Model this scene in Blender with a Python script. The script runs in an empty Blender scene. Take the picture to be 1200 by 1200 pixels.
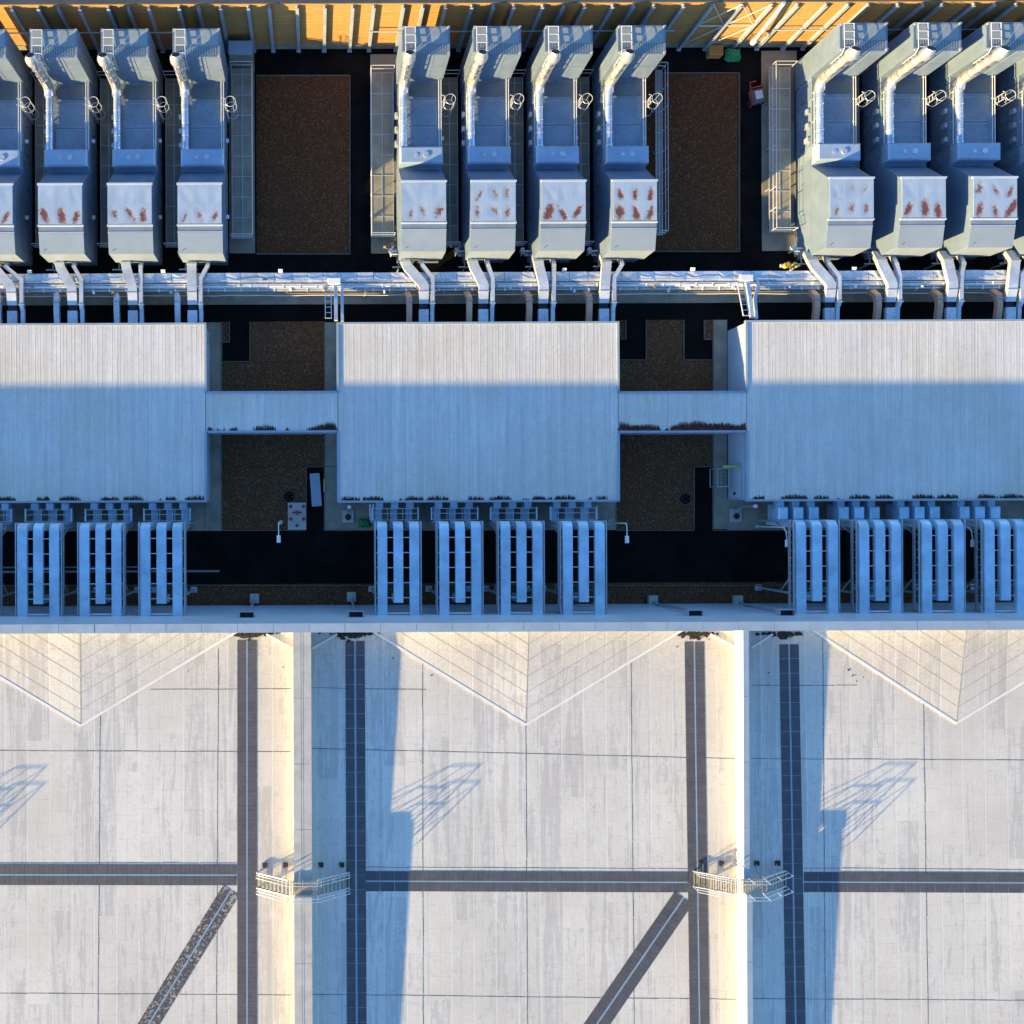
import bpy, bmesh, math, random
from mathutils import Vector, Matrix
random.seed(7)
C = bpy.context.scene.collection
R = math.radians
# ------------------------------------------------------------------ survey frame
F, D, PX, PY, TH = 1067.0, 66.7, 370.0, 600.0, R(0.22)
CT, ST = math.cos(TH), math.sin(TH)
def W(px, py, z=0.0):
    s = (D - z) / F
    a, b = (px - PX) * s, (PY - py) * s
    return (a * CT + b * ST, -a * ST + b * CT)
def wx(px, z=0.0, py=600): return W(px, py, z)[0]
def wy(py, z=0.0, px=370): return W(px, py, z)[1]

# ------------------------------------------------------------------ materials
def nodes_of(name):
    m = bpy.data.materials.new(name); m.use_nodes = True
    nt = m.node_tree; b = nt.nodes['Principled BSDF']
    return m, nt, b
def N(nt, t, **kw):
    n = nt.nodes.new(t)
    for k, v in kw.items():
        if k.startswith('i_'):
            n.inputs[k[2:].replace('_', ' ')].default_value = v
        else: setattr(n, k, v)
    return n
def math_n(nt, op, a, b=None, c=None):
    n = nt.nodes.new('ShaderNodeMath'); n.operation = op
    for i, v in enumerate((a, b, c)):
        if v is None: continue
        if isinstance(v, (int, float)): n.inputs[i].default_value = v
        else: nt.links.new(v, n.inputs[i])
    return n.outputs[0]
def ramp(nt, fac, stops):
    n = nt.nodes.new('ShaderNodeValToRGB'); e = n.color_ramp.elements
    while len(e) < len(stops): e.new(0.5)
    for el, (p, c) in zip(e, stops):
        el.position = p
        el.color = (c, c, c, 1) if isinstance(c, (int, float)) else (*c, 1)
    nt.links.new(fac, n.inputs[0]); return n.outputs[0]
def mix(nt, fac, a, b, mode='MIX'):
    n = nt.nodes.new('ShaderNodeMix'); n.data_type = 'RGBA'; n.blend_type = mode
    for i, v in ((0, fac), (6, a), (7, b)):
        if isinstance(v, (int, float)): n.inputs[i].default_value = v
        elif isinstance(v, tuple): n.inputs[i].default_value = (*v, 1)
        else: nt.links.new(v, n.inputs[i])
    return n.outputs[2]
def coords(nt, scale=(1, 1, 1), vary=True):
    tc = N(nt, 'ShaderNodeTexCoord'); mp = N(nt, 'ShaderNodeMapping')
    mp.inputs['Scale'].default_value = scale
    nt.links.new(tc.outputs['Object'], mp.inputs['Vector'])
    if vary:
        oi = N(nt, 'ShaderNodeObjectInfo')
        sh = math_n(nt, 'MULTIPLY', oi.outputs['Random'], 37.0)
        cb = N(nt, 'ShaderNodeCombineXYZ')
        for k in range(3): nt.links.new(sh, cb.inputs[k])
        nt.links.new(cb.outputs[0], mp.inputs['Location'])
    return mp.outputs[0]
def noise(nt, vec, scale, detail=4, rough=.55, dist=0.0):
    n = N(nt, 'ShaderNodeTexNoise'); n.inputs['Scale'].default_value = scale
    n.inputs['Detail'].default_value = detail; n.inputs['Roughness'].default_value = rough
    n.inputs['Distortion'].default_value = dist
    nt.links.new(vec, n.inputs['Vector']); return n.outputs[0]
def bump(nt, b, h, strength=.3, dist=.03):
    n = N(nt, 'ShaderNodeBump'); n.inputs['Strength'].default_value = strength; n.inputs['Distance'].default_value = dist
    nt.links.new(h, n.inputs['Height']); nt.links.new(n.outputs[0], b.inputs['Normal'])

def paint(name, c, rough=.5, metal=0.0, var=.18, dirt=.25, dirtcol=(.12, .10, .08), sc=1.0, bmp=.08, stretch=(1, 1, 1)):
    """weathered painted or bare metal: broad tint, fine mottling and blotchy grime"""
    m, nt, b = nodes_of(name)
    v = coords(nt, stretch)
    n1 = noise(nt, v, .7 * sc, 3); n2 = noise(nt, v, 2.6 * sc, 4, .55); n3 = noise(nt, v, 1.9 * sc, 6, .7, .6)
    lo = tuple(x * (1 - var) for x in c); hi = tuple(min(1, x * (1 + var * .6)) for x in c)
    col = mix(nt, ramp(nt, n1, [(.3, 0), (.7, 1)]), lo, hi)
    col = mix(nt, math_n(nt, 'MULTIPLY', ramp(nt, n3, [(.55, 0), (.78, 1)]), dirt), col, dirtcol)
    col = mix(nt, math_n(nt, 'MULTIPLY', ramp(nt, n2, [(.3, 1), (.52, 0)]), dirt * .4), col, tuple(x * .55 for x in c))
    nt.links.new(col, b.inputs['Base Color'])
    nt.links.new(ramp(nt, n2, [(.3, max(.05, rough - .1)), (.7, min(1, rough + .12))]), b.inputs['Roughness'])
    b.inputs['Metallic'].default_value = metal
    if bmp: bump(nt, b, n1 if sc < .5 else n3, bmp, .05)
    return m

M = {}
M['gen'] = paint('generator_paint', (.14, .19, .265), .42, 0, .14, .2)
M['gen_top'] = paint('generator_roof_paint', (.20, .265, .335), .3, .1, .2, .28, (.14, .12, .10), 1.0, .14)
M['gen_dark'] = paint('generator_chassis', (.10, .11, .12), .6)
M['louvre'] = paint('louvre_slats', (.13, .155, .175), .5, .1)
M['steel'] = paint('galvanised_steel', (.46, .49, .52), .38, .45, .18, .2)
M['duct'] = paint('galvanised_duct', (.58, .62, .66), .3, .35, .22, .22, (.22, .2, .18), 1.2, .2)
M['duct_blue'] = paint('blue_grey_duct', (.42, .60, .74), .38, .15, .25, .5, (.17, .24, .30), .8, .15)
M['foil'] = paint('foil_lagging', (.72, .75, .78), .25, .5, .18, .25, (.25, .22, .18), 1.4, .35)
M['stainless'] = paint('stainless_stack', (.74, .73, .71), .3, .7, .2, .2, (.3, .24, .15), 3, .3)
M['bluepipe'] = paint('pipe_lagging', (.42, .55, .72), .22, .5, .2, .15, (.25, .25, .25), 2.2, .3)
M['silencer'] = paint('silencer_casing', (.32, .43, .56), .33, .15, .12, .12, (.3, .33, .36), .8, .12)
M['hoodfront'] = paint('sunlit_hood_front', (.25, .30, .345), .45, 0, .08, .12, (.2, .2, .18), .7, .04)  # sunlight on the hood front is put into this lighter tone
M['towertop'] = paint('tower_cover', (.25, .28, .29), .6, 0, .1, .2)
M['rail'] = paint('handrail_steel', (.62, .64, .66), .4, .3, .1, .1)
M['post_steel'] = paint('fence_post_steel', (.36, .41, .47), .5, .2, .15, .2)
M['wall'] = paint('wall_cladding', (.42, .47, .53), .5, 0, .1, .12, (.2, .2, .18), .6, .03)
M['bigwall'] = paint('north_wall_cladding', (.40, .48, .58), .5, 0, .1, .1, (.2, .2, .18), .3, .02)
M['coping'] = paint('zinc_coping', (.28, .36, .44), .45, .15, .1, .18, (.2, .2, .2), .8, .03)
M['grating'] = paint('zinc_grating', (.34, .31, .24), .5, .3, .15, .2)
M['flash'] = paint('hood_flashing', (.50, .56, .62), .4, .1, .1, .1)
M['white'] = paint('white_enamel', (.72, .73, .73), .4, 0, .08, .15)
M['parapet'] = paint('white_parapet_render', (.70, .68, .64), .8, 0, .08, .15, (.3, .26, .2), 1.0, .04)
M['copper'] = paint('brown_duct', (.55, .33, .22), .4, .2, .2, .3)
M['black'] = paint('black_rubber', (.015, .015, .017), .7)
M['darkgrey'] = paint('dark_grey_paint', (.06, .065, .07), .6)
M['red'] = paint('red_paint', (.42, .03, .03), .5)
M['green'] = paint('green_tarpaulin', (.02, .24, .08), .6, 0, .3)
M['yellow'] = paint('yellow_paint', (.55, .40, .05), .5)
M['olive'] = paint('olive_tube', (.40, .42, .08), .5)
M['brass'] = paint('brass_valve', (.40, .25, .10), .4, .4)
M['concrete'] = paint('concrete', (.27, .25, .19), .85, 0, .25, .35, (.07, .07, .05), 1.4, .15)
M['paleconc'] = paint('pale_concrete', (.42, .41, .38), .85, 0, .15, .3, (.15, .14, .1), 1.8, .1)
M['moss'] = paint('dry_moss', (.075, .045, .03), .95, 0, .5, .4, (.02, .015, .01), 8, .5)
M['redmoss'] = paint('rust_red_moss', (.16, .045, .035), .95, 0, .5, .4, (.05, .02, .015), 8, .5)
M['debris'] = paint('leaf_litter', (.035, .022, .013), .95, 0, .5, .4, (.01, .008, .006), 12, .6)
M['welt'] = paint('weathered_felt_lap', (.16, .14, .13), .9, 0, .3, .4, (.35, .33, .3), 5)
M['lap'] = paint('pale_felt_lap', (.36, .34, .32), .9, 0, .3, .4, (.5, .47, .43), 5)
M['kerb'] = paint('old_kerb', (.13, .115, .095), .9, 0, .25, .3)
M['line'] = paint('road_line_paint', (.22, .22, .21), .7, 0, .2, .4)

def asphalt():
    m, nt, b = nodes_of('asphalt')
    v = coords(nt, vary=False)
    n1 = noise(nt, v, .35, 6, .7, .4); n2 = noise(nt, v, 22, 3)
    col = mix(nt, ramp(nt, n1, [(.42, 0), (.7, 1)]), (.002, .002, .002), (.010, .009, .0085))
    col = mix(nt, math_n(nt, 'MULTIPLY', ramp(nt, n2, [(.5, 0), (.8, 1)]), .35), col, (.02, .02, .02))
    nt.links.new(col, b.inputs['Base Color']); b.inputs['Roughness'].default_value = .9
    b.inputs['Specular IOR Level'].default_value = .12
    bump(nt, b, n2, .3, .01); return m
M['asphalt'] = asphalt()
def gravel(name, dark, mid, light):
    m, nt, b = nodes_of(name)
    v = coords(nt, vary=False)
    vo = N(nt, 'ShaderNodeTexVoronoi'); vo.inputs['Scale'].default_value = 13.5; nt.links.new(v, vo.inputs['Vector'])
    sep = N(nt, 'ShaderNodeSeparateColor'); nt.links.new(vo.outputs['Color'], sep.inputs[0])
    n1 = noise(nt, v, .5, 5, .6)
    col = ramp(nt, sep.outputs[0], [(0, dark), (.45, mid), (.82, mid), (.97, light)])
    col = mix(nt, ramp(nt, vo.outputs['Distance'], [(.25, 0), (.75, .85)]), col, tuple(x * .45 for x in dark))
    col = mix(nt, ramp(nt, n1, [(.3, 0), (.7, .45)]), col, dark)
    nt.links.new(col, b.inputs['Base Color']); b.inputs['Roughness'].default_value = .95
    b.inputs['Specular IOR Level'].default_value = .1
    bump(nt, b, math_n(nt, 'SUBTRACT', 1.0, vo.outputs['Distance']), .7, .05); return m
M['gravel'] = gravel('brown_gravel', (.085, .037, .015), (.155, .072, .033), (.31, .19, .11))
M['gravel2'] = gravel('grey_gravel', (.095, .046, .021), (.175, .088, .045), (.36, .23, .14))

def timber():
    m, nt, b = nodes_of('timber_boards')
    tc = N(nt, 'ShaderNodeTexCoord'); s = N(nt, 'ShaderNodeSeparateXYZ'); nt.links.new(tc.outputs['Object'], s.inputs[0])
    row = math_n(nt, 'DIVIDE', s.outputs[2], .18); fl = math_n(nt, 'FLOOR', row); fr = math_n(nt, 'FRACT', row)
    wn = N(nt, 'ShaderNodeTexWhiteNoise'); wn.noise_dimensions = '1D'; nt.links.new(fl, wn.inputs['W'])
    v = coords(nt, (.6, 1, 9), False)
    g = noise(nt, v, 1.5, 5, .65)
    col = mix(nt, ramp(nt, g, [(.3, 0), (.7, 1)]), (.30, .15, .045), (.62, .34, .10))
    col = mix(nt, math_n(nt, 'MULTIPLY', wn.outputs[0], .45), col, (.30, .17, .06))
    col = mix(nt, ramp(nt, fr, [(0, 1), (.06, 1), (.1, 0)]), col, (.05, .025, .01))
    nt.links.new(col, b.inputs['Base Color']); b.inputs['Roughness'].default_value = .75
    return m
M['timber'] = timber()

def hall_roof():
    """white profiled metal sheet: ribs are modelled, this carries the long dirt streaks"""
    m, nt, b = nodes_of('hall_roof_sheet')
    tc = N(nt, 'ShaderNodeTexCoord'); s = N(nt, 'ShaderNodeSeparateXYZ'); nt.links.new(tc.outputs['Object'], s.inputs[0])
    sheet = math_n(nt, 'FLOOR', math_n(nt, 'DIVIDE', s.outputs[0], 1.02))
    wn = N(nt, 'ShaderNodeTexWhiteNoise'); wn.noise_dimensions = '1D'; nt.links.new(sheet, wn.inputs['W'])
    v1 = coords(nt, (2.4, .12, 1)); v2 = coords(nt, (1, 1, 1)); v3 = coords(nt, (5, .5, 1))
    a = noise(nt, v1, 1.3, 5, .6); c = noise(nt, v2, .22, 4); d = noise(nt, v3, 1.0, 6, .7, 1.2); e = noise(nt, v2, 1.1, 6, .75, 1.5)
    col = mix(nt, ramp(nt, a, [(.3, 0), (.7, 1)]), (.52, .50, .46), (.71, .675, .61))
    col = mix(nt, math_n(nt, 'MULTIPLY', wn.outputs[0], .3), col, (.52, .525, .53))
    col = mix(nt, ramp(nt, c, [(.4, 0), (.7, .5)]), col, (.52, .46, .33))
    col = mix(nt, ramp(nt, d, [(.52, 0), (.72, .3)]), col, (.40, .38, .33))
    hv = noise(nt, coords(nt, (7, .035, 1)), 1.0, 3, .7)
    col = mix(nt, ramp(nt, hv, [(.36, .24), (.46, 0)]), col, (.40, .39, .37))
    col = mix(nt, ramp(nt, hv, [(.56, 0), (.66, .25)]), col, (.76, .73, .68))
    e2 = noise(nt, coords(nt, (2.2, .8, 1)), 1.0, 6, .75, 2.2)
    col = mix(nt, ramp(nt, e2, [(.54, 0), (.56, .55), (.585, 0)]), col, (.36, .31, .29))
    # thin wandering tide marks
    tm = ramp(nt, e, [(.53, 0), (.545, .38), (.56, 0)])
    col = mix(nt, tm, col, (.33, .29, .27))
    lap = math_n(nt, 'FRACT', math_n(nt, 'DIVIDE', s.outputs[0], 1.02))
    col = mix(nt, ramp(nt, lap, [(0, .55), (.03, .55), (.045, 0)]), col, (.36, .35, .34))
    nt.links.new(col, b.inputs['Base Color']); b.inputs['Roughness'].default_value = .55
    bump(nt, b, e, .08, .02); return m
M['hallroof'] = hall_roof()

def membrane(name='roof_membrane', diag=0):
    """pale roofing felt laid in strips with tide marks, ponding stains and laps"""
    m, nt, b = nodes_of(name)
    tc = N(nt, 'ShaderNodeTexCoord'); s = N(nt, 'ShaderNodeSeparateXYZ'); nt.links.new(tc.outputs['Object'], s.inputs[0])
    x, y = s.outputs[0], s.outputs[1]
    u = math_n(nt, 'DIVIDE', x, 1.45)
    fu = math_n(nt, 'FRACT', u); su = math_n(nt, 'FLOOR', u)
    w1 = N(nt, 'ShaderNodeTexWhiteNoise'); w1.noise_dimensions = '1D'; nt.links.new(su, w1.inputs['W'])
    row = math_n(nt, 'FLOOR', math_n(nt, 'ADD', math_n(nt, 'DIVIDE', y, 8.5), math_n(nt, 'MULTIPLY', w1.outputs[0], 9.0)))
    cb = N(nt, 'ShaderNodeCombineXYZ'); nt.links.new(su, cb.inputs[0]); nt.links.new(row, cb.inputs[1])
    wn = N(nt, 'ShaderNodeTexWhiteNoise'); wn.noise_dimensions = '3D'; nt.links.new(cb.outputs[0], wn.inputs['Vector'])
    v = coords(nt, (1, 1, 1), False); vs = coords(nt, (2.0, .13, 1), False)
    broad = noise(nt, v, .13, 4); st = noise(nt, vs, .9, 7, .68, 1.4); fine = noise(nt, v, 9, 4, .7); mott = noise(nt, v, 2.2, 7, .75, .5)
    col = mix(nt, ramp(nt, broad, [(.35, 0), (.65, 1)]), (.555, .512, .44), (.67, .625, .545))
    col = mix(nt, math_n(nt, 'MULTIPLY', wn.outputs[0], .22), col, (.46, .445, .435))
    # ponding stains: strip-wise threshold gives patches with torn edges
    thr = math_n(nt, 'ADD', st, math_n(nt, 'MULTIPLY', math_n(nt, 'SUBTRACT', wn.outputs[0], .5), .17))
    thr = math_n(nt, 'ADD', thr, math_n(nt, 'MULTIPLY', math_n(nt, 'SUBTRACT', mott, .5), .3))
    col = mix(nt, ramp(nt, thr, [(.50, 0), (.57, .45), (.85, .7)]), col, (.40, .375, .35))
    col = mix(nt, ramp(nt, thr, [(.50, 0), (.535, .28), (.56, 0)]), col, (.78, .76, .72))
    col = mix(nt, ramp(nt, mott, [(.5, 0), (.72, .32)]), col, (.43, .39, .34))
    col = mix(nt, ramp(nt, fine, [(.5, 0), (.72, .34)]), col, (.33, .30, .26))
    # hair-fine curling tide marks
    c1 = noise(nt, v, 3.1, 6, .72, 1.6); c2 = noise(nt, vs, 2.6, 6, .7, 1.0)
    zone = ramp(nt, noise(nt, v, .4, 3), [(.42, 0), (.6, 1)])
    col = mix(nt, math_n(nt, 'MULTIPLY', zone, ramp(nt, c1, [(.49, 0), (.505, .42), (.52, 0)])), col, (.30, .275, .25))
    col = mix(nt, ramp(nt, c2, [(.53, 0), (.545, .3), (.56, 0)]), col, (.33, .305, .28))
    # brown grime washed towards the foot of the north parapet
    near = ramp(nt, math_n(nt, 'ADD', math_n(nt, 'DIVIDE', y, 9.0), 1.0), [(.35, 0), (.97, 1)])
    gr = math_n(nt, 'MULTIPLY', near, ramp(nt, c1, [(.44, 0), (.62, .55)]))
    col = mix(nt, gr, col, (.40, .31, .19))
    lap = ramp(nt, fu, [(0, .5), (.02, .5), (.035, 0)])
    col = mix(nt, lap, col, (.78, .76, .72))
    f2 = math_n(nt, 'FRACT', math_n(nt, 'ADD', math_n(nt, 'MULTIPLY', u, 2.0), math_n(nt, 'MULTIPLY', wn.outputs[0], .35)))
    col = mix(nt, math_n(nt, 'MULTIPLY', ramp(nt, f2, [(0, .45), (.03, .45), (.05, 0)]), ramp(nt, c2, [(.4, .2), (.6, 1)])), col, (.33, .31, .29))
    yo = math_n(nt, 'ADD', math_n(nt, 'DIVIDE', y, 1.55), math_n(nt, 'MULTIPLY', wn.outputs[0], 7.0))
    lap2 = ramp(nt, math_n(nt, 'FRACT', yo), [(0, .34), (.022, .34), (.034, 0)])
    col = mix(nt, math_n(nt, 'MULTIPLY', lap2, ramp(nt, mott, [(.4, .3), (.6, 1)])), col, (.31, .29, .27))
    nt.links.new(col, b.inputs['Base Color']); b.inputs['Roughness'].default_value = .8
    b.inputs['Specular IOR Level'].default_value = .25
    bump(nt, b, mott, .12, .02); return m
M['membrane'] = membrane()

def walkmat():
    m, nt, b = nodes_of('walkway_mat')
    v = coords(nt); n1 = noise(nt, v, 1.2, 5, .7); n2 = noise(nt, v, 14, 3)
    col = mix(nt, ramp(nt, n1, [(.35, 0), (.7, 1)]), (.056, .058, .068), (.085, .086, .096))
    col = mix(nt, ramp(nt, n2, [(.55, 0), (.8, .3)]), col, (.2, .19, .18))
    nt.links.new(col, b.inputs['Base Color']); b.inputs['Roughness'].default_value = .8
    return m
M['mat'] = walkmat()
def wornmat():
    m, nt, b = nodes_of('worn_walkway_mat')
    v = coords(nt); n1 = noise(nt, v, 3.4, 6, .75, 1.2)
    col = mix(nt, ramp(nt, n1, [(.52, 0), (.58, 1)]), (.058, .058, .066), (.36, .33, .30))
    nt.links.new(col, b.inputs['Base Color']); b.inputs['Roughness'].default_value = .85
    return m
M['wornmat'] = wornmat()

def rusty_lid():
    """pale painted lid with six shallow dished bays; object property 'rust' drives how far each bay has rusted"""
    m, nt, b = nodes_of('rusty_hood_lid')
    tc = N(nt, 'ShaderNodeTexCoord'); s = N(nt, 'ShaderNodeSeparateXYZ'); nt.links.new(tc.outputs['Object'], s.inputs[0])
    at = N(nt, 'ShaderNodeAttribute'); at.attribute_type = 'OBJECT'; at.attribute_name = 'rust'
    at2 = N(nt, 'ShaderNodeAttribute'); at2.attribute_type = 'OBJECT'; at2.attribute_name = 'rust_back'
    v = coords(nt); n1 = noise(nt, v, 2.6, 7, .75, 1.2); n2 = noise(nt, v, .8, 3); nb = noise(nt, v, 5, 5, .7)
    cx = math_n(nt, 'SUBTRACT', math_n(nt, 'FRACT', math_n(nt, 'DIVIDE', math_n(nt, 'ADD', s.outputs[0], 1.5), 1.0)), .5)
    yy = math_n(nt, 'DIVIDE', math_n(nt, 'ADD', s.outputs[1], 4.2), 1.325)
    cy = math_n(nt, 'SUBTRACT', math_n(nt, 'FRACT', yy), .45)
    front = math_n(nt, 'LESS_THAN', yy, 1.0)
    oi0 = N(nt, 'ShaderNodeObjectInfo'); c0 = N(nt, 'ShaderNodeCombineXYZ')
    nt.links.new(math_n(nt, 'FLOOR', math_n(nt, 'ADD', s.outputs[0], 1.5)), c0.inputs[0]); nt.links.new(math_n(nt, 'FLOOR', yy), c0.inputs[1]); nt.links.new(math_n(nt, 'MULTIPLY', oi0.outputs['Random'], 51.0), c0.inputs[2])
    w0 = N(nt, 'ShaderNodeTexWhiteNoise'); w0.noise_dimensions = '3D'; nt.links.new(c0.outputs[0], w0.inputs['Vector'])
    sp = N(nt, 'ShaderNodeSeparateColor'); nt.links.new(w0.outputs['Color'], sp.inputs[0])
    tilt = math_n(nt, 'MULTIPLY', math_n(nt, 'SUBTRACT', sp.outputs[0], .5), 1.5)
    cy = math_n(nt, 'ADD', cy, math_n(nt, 'MULTIPLY', math_n(nt, 'SUBTRACT', sp.outputs[1], .35), .3))
    gx = cx
    cx = math_n(nt, 'ADD', math_n(nt, 'ADD', cx, math_n(nt, 'MULTIPLY', tilt, cy)), math_n(nt, 'MULTIPLY', math_n(nt, 'SUBTRACT', sp.outputs[2], .5), .25))
    r = math_n(nt, 'SQRT', math_n(nt, 'ADD', math_n(nt, 'MULTIPLY', math_n(nt, 'POWER', cx, 2.0), math_n(nt, 'ADD', 1.2, math_n(nt, 'MULTIPLY', sp.outputs[1], 2.2))), math_n(nt, 'POWER', cy, 2.0)))
    rr = math_n(nt, 'ADD', r, math_n(nt, 'MULTIPLY', math_n(nt, 'SUBTRACT', n1, .5), 1.35))
    amt = math_n(nt, 'ADD', math_n(nt, 'MULTIPLY', front, at.outputs['Fac']), math_n(nt, 'MULTIPLY', math_n(nt, 'SUBTRACT', 1.0, front), at2.outputs['Fac']))
    oi = N(nt, 'ShaderNodeObjectInfo'); cc = N(nt, 'ShaderNodeCombineXYZ')
    nt.links.new(math_n(nt, 'FLOOR', math_n(nt, 'ADD', s.outputs[0], 1.5)), cc.inputs[0]); nt.links.new(math_n(nt, 'FLOOR', yy), cc.inputs[1]); nt.links.new(math_n(nt, 'MULTIPLY', oi.outputs['Random'], 90.0), cc.inputs[2])
    cw = N(nt, 'ShaderNodeTexWhiteNoise'); cw.noise_dimensions = '3D'; nt.links.new(cc.outputs[0], cw.inputs['Vector'])
    amt = math_n(nt, 'MULTIPLY', amt, math_n(nt, 'ADD', .72, math_n(nt, 'MULTIPLY', cw.outputs[0], .42)))
    lim = math_n(nt, 'SUBTRACT', math_n(nt, 'MULTIPLY', amt, .42), .06)
    edge = math_n(nt, 'SUBTRACT', lim, rr)
    halo = ramp(nt, math_n(nt, 'ADD', edge, .5), [(.24, 0), (.46, .6), (.53, .8)])
    core = ramp(nt, math_n(nt, 'ADD', edge, .5), [(.43, 0), (.60, .88)])
    base = mix(nt, ramp(nt, n2, [(.3, 0), (.7, 1)]), (.28, .37, .47), (.36, .44, .54))
    base = mix(nt, ramp(nt, nb, [(.5, 0), (.75, .3)]), base, (.25, .28, .30))
    gridx = ramp(nt, math_n(nt, 'ABSOLUTE', gx), [(.455, 0), (.49, .3)])
    base = mix(nt, gridx, base, (.45, .54, .63))
    base = mix(nt, math_n(nt, 'MULTIPLY', halo, ramp(nt, amt, [(.1, 0), (.3, 1)])), base, (.34, .25, .21))
    rustc = mix(nt, ramp(nt, amt, [(.45, 0), (.7, 1)]), (.13, .085, .06), mix(nt, nb, (.075, .010, .004), (.17, .035, .015)))
    col = mix(nt, math_n(nt, 'MULTIPLY', core, ramp(nt, amt, [(.2, 0), (.4, 1)])), base, rustc)
    nt.links.new(col, b.inputs['Base Color']); b.inputs['Roughness'].default_value = .5
    bump(nt, b, ramp(nt, r, [(0, 0), (.6, 1)]), .25, .05)
    return m
M['lid'] = rusty_lid()

# ------------------------------------------------------------------ mesh helpers
class MB:
    def __init__(s): s.v = []; s.f = []; s.smooth = set()
    def add(s, vs, fs, smooth=False):
        o = len(s.v); s.v += [tuple(p) for p in vs]
        for f in fs:
            if smooth: s.smooth.add(len(s.f))
            s.f.append([i + o for i in f])
        return s
    def box(s, x0, x1, y0, y1, z0, z1):
        if x0 > x1: x0, x1 = x1, x0
        if y0 > y1: y0, y1 = y1, y0
        if z0 > z1: z0, z1 = z1, z0
        v = [(x, y, z) for z in (z0, z1) for y in (y0, y1) for x in (x0, x1)]
        return s.add(v, [(0, 2, 3, 1), (4, 5, 7, 6), (0, 1, 5, 4), (2, 6, 7, 3), (0, 4, 6, 2), (1, 3, 7, 5)])
    def cbox(s, x0, x1, y0, y1, z0, z1, c=.03):
        """box with chamfered top edges"""
        if x0 > x1: x0, x1 = x1, x0
        if y0 > y1: y0, y1 = y1, y0
        v = []
        for (z, i) in ((z0, 0), (z1 - c, 0), (z1, c)):
            v += [(x0 + i, y0 + i, z), (x1 - i, y0 + i, z), (x1 - i, y1 - i, z), (x0 + i, y1 - i, z)]
        f = [(3, 2, 1, 0), (8, 9, 10, 11)]
        for k in (0, 4):
            for i in range(4):
                j = (i + 1) % 4; f.append((k + i, k + j, k + 4 + j, k + 4 + i))
        return s.add(v, f)
    def prism_x(s, prof, x0, x1):
        """closed (y,z) outline extruded along x"""
        n = len(prof)
        v = [(x0, y, z) for y, z in prof] + [(x1, y, z) for y, z in prof]
        f = [tuple(range(n)), tuple(range(2 * n - 1, n - 1, -1))]
        f += [(i, i + n, (i + 1) % n + n, (i + 1) % n) for i in range(n)]
        return s.add(v, f)
    def prism_z(s, prof, z0, z1):
        n = len(prof)
        v = [(x, y, z0) for x, y in prof] + [(x, y, z1) for x, y in prof]
        f = [tuple(range(n - 1, -1, -1)), tuple(range(n, 2 * n))]
        f += [(i, (i + 1) % n, (i + 1) % n + n, i + n) for i in range(n)]
        return s.add(v, f)
    def tube(s, pts, r, n=8, cap=True):
        pts = [Vector(p) for p in pts]; rings = []
        rs = r if isinstance(r, (list, tuple)) else [r] * len(pts)
        up = None
        for i, p in enumerate(pts):
            if i == 0: t = pts[1] - p
            elif i == len(pts) - 1: t = p - pts[i - 1]
            else: t = (pts[i + 1] - p).normalized() + (p - pts[i - 1]).normalized()
            t.normalize()
            if up is None: up = Vector((0, 0, 1)) if abs(t.z) < .9 else Vector((0, 1, 0))
            a = t.cross(up)
            if a.length < 1e-4: a = t.cross(Vector((1, 0, 0)))
            a.normalize(); b = a.cross(t).normalized(); up = b
            k = 1.0
            if 0 < i < len(pts) - 1:
                d = (pts[i + 1] - p).normalized().dot(t); k = 1 / max(.5, d)
            rings.append([p + (a * math.cos(2 * math.pi * j / n) + b * math.sin(2 * math.pi * j / n) * k) * rs[i] for j in range(n)])
        v = [q for ring in rings for q in ring]; f = []
        for i in range(len(pts) - 1):
            for j in range(n):
                k = (j + 1) % n; f.append((i * n + j, i * n + k, (i + 1) * n + k, (i + 1) * n + j))
        s.add(v, f, n > 5)
        if cap:
            o = (len(pts) - 1) * n
            s.add(rings[0], [tuple(range(n - 1, -1, -1))]); s.add(rings[-1], [tuple(range(n))])
        return s
    def bar(s, a, b, w, h=None):
        """rectangular bar from a to b, w wide and h deep"""
        h = h or w; a = Vector(a); b = Vector(b); t = (b - a).normalized()
        up = Vector((0, 0, 1)) if abs(t.z) < .95 else Vector((0, 1, 0))
        x = t.cross(up).normalized(); y = x.cross(t).normalized()
        v = [p + x * i * w / 2 + y * j * h / 2 for p in (a, b) for i, j in ((-1, -1), (1, -1), (1, 1), (-1, 1))]
        return s.add(v, [(3, 2, 1, 0), (4, 5, 6, 7), (0, 1, 5, 4), (1, 2, 6, 5), (2, 3, 7, 6), (3, 0, 4, 7)])
    def duct(s, pts, w, h):
        """rectangular duct swept along a path; width stays horizontal"""
        pts = [Vector(p) for p in pts]; v = []; f = []
        for i, p in enumerate(pts):
            d0 = (p - pts[i - 1]).normalized() if i else None
            d1 = (pts[i + 1] - p).normalized() if i < len(pts) - 1 else None
            t = ((d0 or d1) + (d1 or d0)).normalized()
            x = Vector((t.y, -t.x, 0))
            if x.length < .2: x = Vector((1, 0, 0))
            x.normalize()
            if x.x < 0: x = -x
            y = x.cross(t).normalized()
            k = 1.0
            if d0 and d1: k = 1 / max(.6, d0.dot(t))
            bent = d0 is not None and d1 is not None
            kx = k if bent and abs(d0.z - d1.z) < .2 else 1.0
            ky = k if bent and abs(d0.z - d1.z) >= .2 else 1.0
            for i2, j2 in ((-1, -1), (1, -1), (1, 1), (-1, 1)):
                v.append(p + x * i2 * w / 2 * kx + y * j2 * h / 2 * ky)
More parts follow.
